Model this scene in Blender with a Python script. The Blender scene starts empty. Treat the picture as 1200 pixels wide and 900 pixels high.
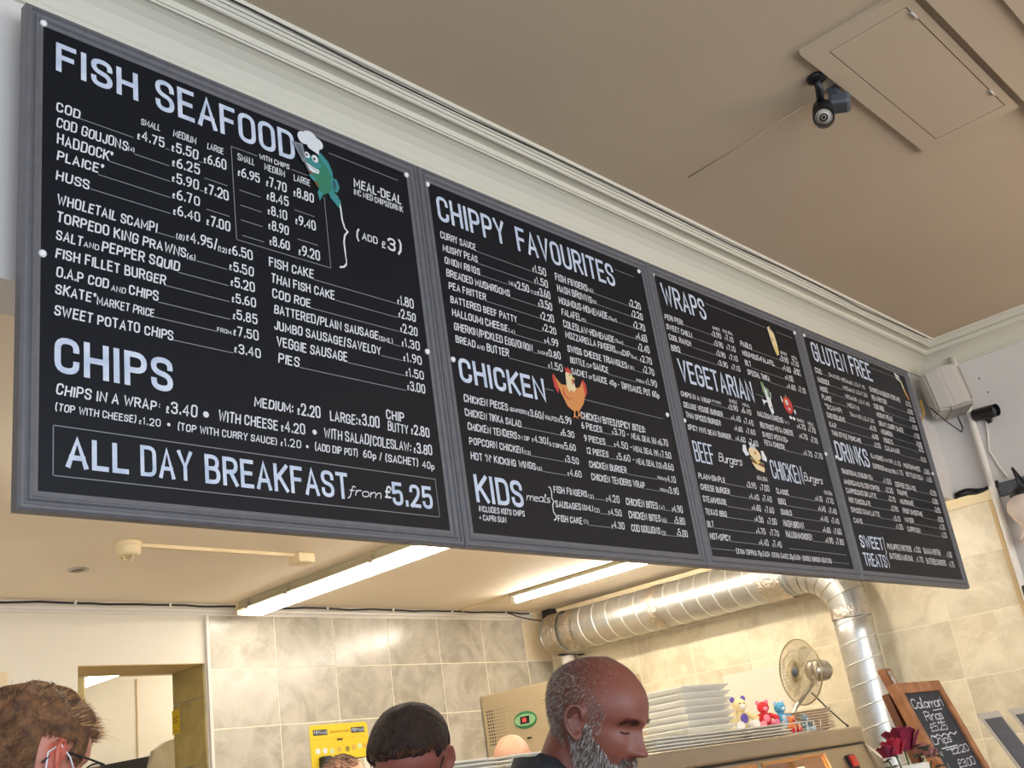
import bpy, bmesh, math, random
from mathutils import Vector, Matrix
rnd = random.Random(7)
S = bpy.context.scene
COL = S.collection
pi = math.pi

# ------------------------------------------------------------ camera, world, light, exposure
cam_d = bpy.data.cameras.new('camera'); cam = bpy.data.objects.new('camera', cam_d); COL.objects.link(cam)
RX = Vector((0.6780966, -0.72138399, -0.14067743)); RY = Vector((0.1660547, 0.33682768, -0.92680794)); RZ = Vector((0.71596846, 0.60510517, 0.34819091))
m = Matrix.Identity(4)
for i, v in enumerate((RX, -RY, -RZ)):
    for j in range(3): m[j][i] = v[j]
m.translation = (0, 0, 1.5)
cam.matrix_world = m
cam_d.sensor_fit = 'HORIZONTAL'; cam_d.sensor_width = 36.0
cam_d.lens = 36.0 * 1271.67 / 1200.0
cam_d.clip_start = 0.05; cam_d.clip_end = 100
S.camera = cam
S.view_settings.view_transform = 'Standard'; S.view_settings.look = 'None'
S.view_settings.gamma = 1.0; S.view_settings.use_curve_mapping = False
S.view_settings.exposure = 0.0
W = bpy.data.worlds.new('sky'); S.world = W; W.use_nodes = True
bg = W.node_tree.nodes['Background']; bg.inputs[0].default_value = (0.62, 0.76, 1.0, 1); bg.inputs[1].default_value = 1.5

def area(name, loc, target, size, size_y, power, color):
    l = bpy.data.lights.new(name, 'AREA'); l.shape = 'RECTANGLE'; l.size = size; l.size_y = size_y
    l.energy = power; l.color = color
    o = bpy.data.objects.new(name, l); COL.objects.link(o); o.location = loc
    o.rotation_euler = (Vector(target) - Vector(loc)).to_track_quat('-Z', 'Y').to_euler()
    return o
# daylight entering by the shop window behind the camera
area('window_daylight', (1.2, -3.3, 1.75), (1.8, 2.0, 2.2), 5.6, 2.5, 170, (0.84, 0.92, 1.0))
area('doorway_daylight', (-1.9, -0.8, 1.6), (4.0, 1.6, 2.4), 2.0, 2.2, 34, (0.80, 0.89, 1.0))

area('added_warm_fill', (4.4, -1.6, 2.4), (4.9, -.4, 3.3), 1.2, 1.2, 42, (1.0, .78, .54))  # unseen warm fill, added to brighten and warm the main ceiling

# ------------------------------------------------------------ materials
MATS = {}
def rgb(r, g, b):
    f = lambda c: (c/255/12.92 if c/255 <= .04045 else ((c/255+.055)/1.055)**2.4)
    return (f(r), f(g), f(b), 1)
def mat(name, col, rough=.5, metal=0., emit=None, estr=0., noise=0., nscale=20., bump=0., bscale=60., col2=None, spec=None, trans=0., coat=0., alpha=1., nobj=False):
    if name in MATS: return MATS[name]
    M = bpy.data.materials.new(name); M.use_nodes = True; MATS[name] = M
    nt = M.node_tree; b = nt.nodes['Principled BSDF']
    b.inputs['Base Color'].default_value = col; b.inputs['Roughness'].default_value = rough; b.inputs['Metallic'].default_value = metal
    if spec is not None: b.inputs['Specular IOR Level'].default_value = spec
    if trans: b.inputs['Transmission Weight'].default_value = trans
    if coat: b.inputs['Coat Weight'].default_value = coat
    if alpha < 1: b.inputs['Alpha'].default_value = alpha
    if emit: b.inputs['Emission Color'].default_value = emit; b.inputs['Emission Strength'].default_value = estr
    tc = nt.nodes.new('ShaderNodeTexCoord')
    if noise or col2:
        n = nt.nodes.new('ShaderNodeTexNoise'); n.inputs['Scale'].default_value = nscale; n.inputs['Detail'].default_value = 5
        nt.links.new(tc.outputs['Object'], n.inputs['Vector'])
        r = nt.nodes.new('ShaderNodeValToRGB'); r.color_ramp.elements[0].position = .35; r.color_ramp.elements[1].position = .65
        c2 = col2 or tuple(c*(1-noise) for c in col[:3])+(1,)
        r.color_ramp.elements[0].color = c2; r.color_ramp.elements[1].color = col
        nt.links.new(n.outputs['Fac'], r.inputs['Fac']); nt.links.new(r.outputs['Color'], b.inputs['Base Color'])
    if bump:
        n2 = nt.nodes.new('ShaderNodeTexNoise'); n2.inputs['Scale'].default_value = bscale; n2.inputs['Detail'].default_value = 4
        nt.links.new(tc.outputs['Object'], n2.inputs['Vector'])
        bp = nt.nodes.new('ShaderNodeBump'); bp.inputs['Strength'].default_value = bump; bp.inputs['Distance'].default_value = .01
        nt.links.new(n2.outputs['Fac'], bp.inputs['Height']); nt.links.new(bp.outputs['Normal'], b.inputs['Normal'])
    return M
def marble(name, base, vein, dark, rough=.22):
    M = bpy.data.materials.new(name); M.use_nodes = True; MATS[name] = M
    nt = M.node_tree; b = nt.nodes['Principled BSDF']; L = nt.links
    tc = nt.nodes.new('ShaderNodeTexCoord'); oi = nt.nodes.new('ShaderNodeObjectInfo')
    mm = nt.nodes.new('ShaderNodeVectorMath'); mm.operation = 'SCALE'; mm.inputs[3].default_value = 37
    cx = nt.nodes.new('ShaderNodeCombineXYZ')
    for i in range(3): L.new(oi.outputs['Random'], cx.inputs[i])
    L.new(cx.outputs[0], mm.inputs[0])
    ad = nt.nodes.new('ShaderNodeVectorMath'); L.new(tc.outputs['Object'], ad.inputs[0]); L.new(mm.outputs[0], ad.inputs[1])
    n = nt.nodes.new('ShaderNodeTexNoise'); n.inputs['Scale'].default_value = 6; n.inputs['Detail'].default_value = 7; n.inputs['Distortion'].default_value = .8
    L.new(ad.outputs[0], n.inputs['Vector'])
    r = nt.nodes.new('ShaderNodeValToRGB'); e = r.color_ramp.elements
    e[0].position = .36; e[0].color = dark; e[1].position = .62; e[1].color = base
    L.new(n.outputs['Fac'], r.inputs['Fac'])
    n2 = nt.nodes.new('ShaderNodeTexNoise'); n2.inputs['Scale'].default_value = 4; n2.inputs['Detail'].default_value = 8; n2.inputs['Distortion'].default_value = 1.4
    L.new(ad.outputs[0], n2.inputs['Vector'])
    r2 = nt.nodes.new('ShaderNodeValToRGB'); e = r2.color_ramp.elements
    e[0].position = .47; e[0].color = (0,0,0,1); e[1].position = .53; e[1].color = (0,0,0,1)
    q = e.new(.5); q.color = (.35,.35,.35,1)
    L.new(n2.outputs['Fac'], r2.inputs['Fac'])
    mx = nt.nodes.new('ShaderNodeMix'); mx.data_type = 'RGBA'
    L.new(r2.outputs['Color'], mx.inputs['Factor']); L.new(r.outputs['Color'], mx.inputs['A']); mx.inputs['B'].default_value = vein
    hv = nt.nodes.new('ShaderNodeHueSaturation'); ma = nt.nodes.new('ShaderNodeMapRange'); ma.inputs['To Min'].default_value = .9; ma.inputs['To Max'].default_value = 1.06
    L.new(oi.outputs['Random'], ma.inputs['Value']); L.new(ma.outputs[0], hv.inputs['Value']); L.new(mx.outputs['Result'], hv.inputs['Color'])
    L.new(hv.outputs[0], b.inputs['Base Color']); b.inputs['Roughness'].default_value = rough
    return M
M_CEIL = mat('ceiling_paint', rgb(196,176,150), .8, bump=.15, bscale=8, noise=.05, nscale=1.5)
M_WALL = mat('white_paint', rgb(214,210,206), .75, bump=.1, bscale=12, noise=.03, nscale=2)
M_COVE = mat('cornice_paint', rgb(210,206,190), .6)
M_KCEIL = mat('kitchen_ceiling_paint', rgb(244,230,208), .7, noise=.04, nscale=2)
M_KWALL = mat('kitchen_wall_paint', rgb(232,224,206), .6, noise=.03, nscale=3)
M_TRIM = mat('white_gloss', rgb(226,220,210), .4)
M_TILE = marble('grey_marble_tile', rgb(198,191,175), rgb(210,204,190), rgb(172,164,146))
M_TILE2 = marble('cream_marble_tile', rgb(232,220,190), rgb(240,230,206), rgb(212,198,166), .3)
M_GROUT = mat('grout', rgb(240,232,208), .9)
M_FLOOR = mat('floor_tile', rgb(120,112,104), .4, noise=.3, nscale=6)
M_FRAME = mat('slate_frame', rgb(104,104,108), .45, noise=.12, nscale=30, bump=.1, bscale=150)
M_BOARD = mat('blackboard', rgb(14,19,28), .42, noise=.12, nscale=5, spec=.25)
M_HEAD = mat('heading_paint', rgb(206,214,228), .7, col2=rgb(176,190,212), nscale=25)
M_TEXT = mat('lettering_paint', rgb(214,216,220), .7)
M_RULE = mat('rule_paint', rgb(128,130,134), .7)
M_SCREW = mat('white_cap', rgb(235,235,235), .4)
M_STEEL = mat('brushed_steel', rgb(190,184,172), .34, 1., noise=.1, nscale=14, bump=.05)
M_STEEL_L = mat('counter_steel', rgb(196,182,160), .36, .9, noise=.08, nscale=8)
M_DUCT = mat('galvanised_duct', rgb(200,200,196), .38, .9, noise=.14, nscale=22, bump=.06, bscale=40)
M_SEAM = mat('duct_seam', rgb(226,226,220), .4, .7)
M_FOIL = mat('foil_tape', rgb(214,205,192), .28, 1., bump=1., bscale=70, noise=.2, nscale=30)
M_BLACK = mat('black_plastic', rgb(22,23,26), .4)
M_CABLE = mat('black_cable', rgb(20,18,18), .6)
M_DGREY = mat('dark_grey_plastic', rgb(76,80,86), .45)
M_LGREY = mat('light_grey_plastic', rgb(188,182,174), .5)
M_WHITE = mat('white_plastic', rgb(232,228,216), .4)
M_CREAM = mat('cream_plastic', rgb(226,206,166), .5)
M_TUBE = mat('lit_diffuser', rgb(255,250,235), .4, emit=(1, .93, .82, 1), estr=14)
M_TUBE2 = mat('lit_tube', rgb(255,250,235), .4, emit=(1, .93, .83, 1), estr=70)
M_BATTEN = mat('batten_body', rgb(176,166,136), .5)
M_FAN = mat('fan_wire', rgb(168,154,122), .32, .9)
M_POLY = mat('polystyrene', rgb(238,234,222), .6)
M_PLATE = mat('china_plate', rgb(224,200,170), .3)
M_TRAYEDGE = mat('grey_tray', rgb(196,188,176), .4)
M_WOOD = mat('oak_wood', rgb(176,118,72), .5, col2=rgb(140,86,48), nscale=18)
M_GLASS = mat('clear_glass', (1,1,1,1), .03, trans=1.)
M_YEL = mat('yellow_poster', rgb(236,202,40), .5)
M_PRINT = mat('black_print', rgb(30,28,26), .6)

# ------------------------------------------------------------ mesh helpers
def link(name, me, mats, parent=None, smooth=False):
    o = bpy.data.objects.new(name, me); COL.objects.link(o)
    for M in (mats if isinstance(mats, (list, tuple)) else [mats]): me.materials.append(M)
    if smooth: me.shade_smooth()
    if parent is not None: o.parent = parent
    return o
def obj(name, bm, mats, parent=None, smooth=False, recalc=True):
    if recalc: bmesh.ops.recalc_face_normals(bm, faces=bm.faces)
    me = bpy.data.meshes.new(name); bm.to_mesh(me); bm.free()
    return link(name, me, mats, parent, smooth)
def tag(o, label=None, cat=None, group=None, kind=None):
    if label: o['label'] = label
    if cat: o['category'] = cat
    if group: o['group'] = group
    if kind: o['kind'] = kind
    return o
def thing(name, label, cat, loc=(0,0,0), rz=0, group=None):
    o = bpy.data.objects.new(name, None); COL.objects.link(o); o.location = loc; o.rotation_euler = (0,0,rz); o.empty_display_size = .1
    return tag(o, label, cat, group)
def NB(): return bmesh.new()
def box(bm, lo, hi, bev=0, M=None, mi=0):
    vs = [Vector((x,y,z)) for x in (lo[0],hi[0]) for y in (lo[1],hi[1]) for z in (lo[2],hi[2])]
    if M is not None: vs = [M @ v for v in vs]
    v = [bm.verts.new(p) for p in vs]
    F = [bm.faces.new([v[i] for i in f]) for f in ((0,1,3,2),(4,6,7,5),(0,4,5,1),(2,3,7,6),(0,2,6,4),(1,5,7,3))]
    for f in F: f.material_index = mi
    if bev:
        es = list({e for f in F for e in f.edges})
        bmesh.ops.bevel(bm, geom=es, offset=bev, segments=2, affect='EDGES', profile=.5)
    return F
def frame_of(d):
    d = d.normalized(); a = Vector((0,0,1)) if abs(d.z) < .9 else Vector((1,0,0))
    u = d.cross(a).normalized(); return u, d.cross(u).normalized()
def tube(bm, pts, r, n=10, cap=True, mi=0, closed=False, up=None):
    pts = [Vector(p) for p in pts]; rs = r if isinstance(r, (list, tuple)) else [r]*len(pts)
    rings = []; N = len(pts); u = None
    for i, p in enumerate(pts):
        if closed: d = pts[(i+1) % N] - pts[i-1]
        else: d = pts[min(i+1, N-1)] - pts[max(i-1, 0)]
        if d.length < 1e-9: d = Vector((0,0,1))
        d.normalize()
        if u is None: u, w = frame_of(d)
        u = (u - d*u.dot(d))
        if u.length < 1e-6: u, w = frame_of(d)
        u.normalize(); w = d.cross(u)
        rings.append([bm.verts.new(p + (u*math.cos(2*pi*k/n) + w*math.sin(2*pi*k/n))*rs[i]) for k in range(n)])
    for i in range(N if closed else N-1):
        a, b = rings[i], rings[(i+1) % N]
        for k in range(n):
            f = bm.faces.new((a[k], a[(k+1)%n], b[(k+1)%n], b[k])); f.material_index = mi; f.smooth = True
    if cap and not closed:
        for rr in (rings[0], rings[-1]):
            f = bm.faces.new(rr); f.material_index = mi
    return rings
def lathe(bm, prof, n=24, M=None, mi=0):
    rings = []
    for r, z in prof:
        if r < 1e-6: ring = [bm.verts.new((0,0,z))]
        else: ring = [bm.verts.new((r*math.cos(2*pi*k/n), r*math.sin(2*pi*k/n), z)) for k in range(n)]
        rings.append(ring)
    if M is not None:
        for ring in rings:
            for v in ring: v.co = M @ v.co
    for a, b in zip(rings, rings[1:]):
        for k in range(n):
            if len(a) == 1 and len(b) == 1: continue
            if len(a) == 1: vs = (a[0], b[k], b[(k+1)%n])
            elif len(b) == 1: vs = (a[k], a[(k+1)%n], b[0])
            else: vs = (a[k], a[(k+1)%n], b[(k+1)%n], b[k])
            f = bm.faces.new(vs); f.material_index = mi; f.smooth = True
def ball(bm, c, r, n=12, mi=0, M=None):
    if not isinstance(r, (tuple, list)): r = (r, r, r)
    T = Matrix.Translation(c) @ (M or Matrix.Identity(4)) @ Matrix.Diagonal((r[0], r[1], r[2], 1))
    lathe(bm, [(math.sin(pi*i/(n//2+2)), -math.cos(pi*i/(n//2+2))) for i in range(n//2+3)], n, T, mi)
def prism(bm, poly, thick, M, mi=0):
    # polygon in local xy, extruded by thick in local z, through M
    a = [bm.verts.new(M @ Vector((x, y, 0))) for x, y in poly]; b = [bm.verts.new(M @ Vector((x, y, thick))) for x, y in poly]
    fs = [bm.faces.new(a), bm.faces.new(b[::-1])]
    n = len(poly)
    for i in range(n): fs.append(bm.faces.new((a[i], a[(i+1)%n], b[(i+1)%n], b[i])))
    for f in fs: f.material_index = mi
def basis(o, x, y, z):
    M = Matrix.Identity(4)
    for i, v in enumerate((x, y, z)):
        for j in range(3): M[j][i] = v[j]
    M.translation = o
    return M
def quick_box(name, lo, hi, M, parent=None, bev=0): 
    bm = NB(); box(bm, lo, hi, bev); return obj(name, bm, M, parent)
def struct(o): o['kind'] = 'structure'; return o
def copyobj(o, parent=None):
    c = o.copy(); COL.objects.link(c)
    if parent is not None: c.parent = parent
    return c
def copytree(root, loc=None, label=None, rz=None):
    r = root.copy(); COL.objects.link(r)
    if loc is not None: r.location = loc
    if rz is not None: r.rotation_euler = (0,0,rz)
    if label: r['label'] = label
    for ch in list(root.children):
        c = copyobj(ch, r)
        for g in list(ch.children): copyobj(g, c)
    return r

# ------------------------------------------------------------ structure
XW, YB, ZC, ZK = 6.08, 2.08, 3.513, 2.662
struct(quick_box('floor', (-2.2,-3.6,-.1), (6.3,2.4,0), M_FLOOR))
struct(quick_box('floor_kitchen', (-2.2,2.4,-.1), (6.3,7.6,0), mat('pale_floor_tile', rgb(216,206,190), .5, noise=.08, nscale=5)))
struct(quick_box('ceiling', (-2.2,-3.6,ZC), (6.3,2.25,ZC+.1), M_CEIL))
struct(quick_box('ceiling_kitchen', (-2.2,2.24,ZK), (6.3,5.6,ZK+.1), M_KCEIL))
bm = NB(); box(bm, (-2.2,YB,ZK-.01), (XW,2.24,ZC)); struct(obj('wall_bulkhead', bm, M_WALL))
struct(quick_box('wall_right', (XW,-3.6,0), (6.3,5.6,ZC), M_WALL))
bm = NB(); box(bm, (-2.2,-3.6,0), (-2.0,-2.0,ZC)); box(bm, (-2.2,.4,0), (-2.0,5.6,ZC)); box(bm, (-2.2,-2.0,2.6), (-2.0,.4,ZC)); struct(obj('wall_left', bm, M_WALL))
# shop front behind the camera: piers, sill and head round a big window
bm = NB(); box(bm, (-2.2,-3.8,0), (6.3,-3.6,.45)); box(bm, (-2.2,-3.8,3.1), (6.3,-3.6,ZC)); box(bm, (-2.2,-3.8,.45), (-1.7,-3.6,3.1)); box(bm, (4.2,-3.8,.45), (6.3,-3.6,3.1)); struct(obj('wall_front', bm, M_WALL))
w = NB(); 
for x in (-1.7, .2, 2.15, 4.14): box(w, (x,-3.75,.45), (x+.06,-3.65,3.1))
box(w, (-1.7,-3.75,.45), (4.2,-3.65,.5)); box(w, (-1.7,-3.75,3.05), (4.2,-3.65,3.1)); win = struct(obj('window_1', w, M_TRIM))
# kitchen back wall with a serving opening (2.56..3.26)
bm = NB(); HX0, HX1, HZ = 2.56, 3.258, 2.361
box(bm, (-2.2,5.15,0), (HX0,5.47,ZK+.1)); box(bm, (HX0,5.15,HZ), (HX1,5.47,ZK+.1)); box(bm, (HX1,5.15,0), (XW+.2,5.47,ZK+.1)); box(bm, (HX0,5.15,0),(HX1,5.47,.9))
back = struct(obj('wall_back', bm, M_KWALL))
bm = NB(); box(bm, (HX0+.001,5.152,HZ-.004), (HX1-.001,5.468,HZ)); struct(obj('trim_1', bm, mat('beige_paint', rgb(214,186,130), .6)))
# room behind the opening
struct(quick_box('wall_pantry', (1.6,7.2,0), (6.3,7.4,2.8), M_KWALL)); struct(quick_box('ceiling_pantry', (1.6,5.47,2.62), (6.3,7.4,2.7), M_KWALL))
struct(quick_box('wall_pantry_left', (1.5,5.47,0), (1.6,7.4,2.7), M_KWALL)); struct(quick_box('wall_pantry_right', (5.2,5.47,0), (5.3,7.2,2.62), M_KWALL))

# cornice round the main ceiling
CP = [(0,3.384),(.011,3.384),(.013,3.395),(.008,3.398),(.012,3.401),(.022,3.418),(.036,3.437),(.055,3.453),(.078,3.465),(.098,3.470),(.103,3.466),(.107,3.472),(.111,3.470),(.113,3.477),(.114,3.488),(.152,3.490),(.153,3.483),(.158,3.485),(.161,3.492),(.166,3.490),(.172,3.497),(.178,3.495),(.184,3.503),(.194,3.503),(.198,3.511),(.198,3.513)]
bm = NB(); rows = []
for p, z in CP:
    rows.append([bm.verts.new(q) for q in ((-2.0,YB-p,z),(XW-p,YB-p,z),(XW-p,-3.6,z))])
for a, b in zip(rows, rows[1:]):
    for k in range(2): bm.faces.new((a[k],a[k+1],b[k+1],b[k]))
cor = struct(obj('trim_2', bm, M_COVE))
cor['label'] = 'cream moulded cornice round the top of the main ceiling'
# hairline cable along the cornice
bm = NB(); tube(bm, [(1.0+.4*i, YB-.188-.006*math.sin(i*1.7), 3.4985+.002*math.sin(i*2.3)) for i in range(13)], .0022, 6)
tag(obj('cornice_cable', bm, M_CABLE), 'thin dark wire lying loosely along the ceiling cornice', 'cable')
# kitchen cornice on back wall
KC = [(0,2.612),(.010,2.612),(.014,2.622),(.022,2.628),(.024,2.638),(.034,2.645),(.036,2.654),(.045,2.662)]
bm = NB(); rows = [[bm.verts.new(q) for q in ((-2.0,5.15-p,z),(5.90,5.15-p,z))] for p, z in KC]
for a, b in zip(rows, rows[1:]): bm.faces.new((a[0],a[1],b[1],b[0]))
bm.faces.new([r[1] for r in rows][::-1]+[bm.verts.new((5.9,5.15,2.662))])
struct(obj('trim_3', bm, M_TRIM))

# tiles: each tile an object parented to its wall
def tile_mesh(w, h, M, t=.008, nm='tile'):
    bm = NB(); box(bm, (-w/2,0,-h/2), (w/2,t,h/2), .0015); bmesh.ops.recalc_face_normals(bm, faces=bm.faces)
    me = bpy.data.meshes.new(nm); bm.to_mesh(me); bm.free(); me.materials.append(M); return me
wall_b = back
struct(quick_box('trim_4', (3.275,5.1392,.9), (5.80,5.1499,2.612), M_GROUT))
cols = [3.285,3.705,4.12,4.54,4.97,5.378,5.795]; rws = [2.612,2.325,2.018,1.711,1.404,1.097]
cache = {}
def put_tile(cx, y, cz, w, h, M, rz, parent):
    k = (round(w,3), round(h,3), M.name)
    if k not in cache: cache[k] = tile_mesh(w-.005, h-.005, M)
    o = bpy.data.objects.new('tile', cache[k]); COL.objects.link(o); o.location = (cx, y, cz); o.rotation_euler = (rnd.uniform(-.002,.002),0,rz+rnd.uniform(-.002,.002)); o.parent = parent
for i in range(6):
    for j in range(5): put_tile((cols[i]+cols[i+1])/2, 5.138, (rws[j]+rws[j+1])/2, cols[i+1]-cols[i], rws[j]-rws[j+1], M_TILE, 0, back)
for j in range(1, 5): put_tile(5.925, 5.138, (rws[j]+rws[j+1])/2, .25, rws[j]-rws[j+1], M_TILE, 0, back)
wr = bpy.data.objects['wall_right']
struct(quick_box('trim_5', (6.0613,1.905,.9), (XW-.0001,5.138,2.60), M_GROUT))
yc = [1.905,2.29,2.71,3.13,3.55,3.97,4.39,4.81,5.13]; rw2 = [2.598,2.335,2.032,1.72,1.41,1.10]
for i in range(8):
    for j in range(5): put_tile(6.068, (yc[i]+yc[i+1])/2, (rw2[j]+rw2[j+1])/2, yc[i+1]-yc[i], rw2[j]-rw2[j+1], M_TILE2, pi/2*1.0, wr)
# tile cap + end trim on the right wall, service pipe
struct(quick_box('trim_6', (6.045,1.88,2.598), (XW,5.12,2.652), mat('cream_cap', rgb(236,216,170), .5)))
struct(quick_box('trim_7', (6.05,1.885,.9), (XW,1.903,2.60), mat('tile_edge', rgb(210,180,130), .5)))
bm = NB(); tube(bm, [(6.045,1.862,z) for z in (1.0,2.2,2.6,3.0,3.42)], .019, 12); tag(obj('service_pipe', bm, M_TRIM), 'white painted vertical pipe on the right wall beside the tile edge', 'pipe')
# reveal tiles of the opening
for k, (z0, z1) in enumerate(((2.358,2.19),(2.19,1.86),(1.86,1.53),(1.53,1.2))):
    put_tile(HX1-.0085, 5.31, (z0+z1)/2, .31, z0-z1, mat('olive_tile', rgb(196,176,112), .35, col2=rgb(168,148,92), nscale=9), -pi/2, back)
struct(quick_box('trim_8', (3.262,5.128,1.0), (3.279,5.1499,2.612), M_TRIM))
struct(quick_box('trim_9', (5.79,5.1455,2.34), (6.07,5.1499,2.66), mat('plaster', rgb(232,214,182), .7, noise=.05, nscale=9)))

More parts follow.
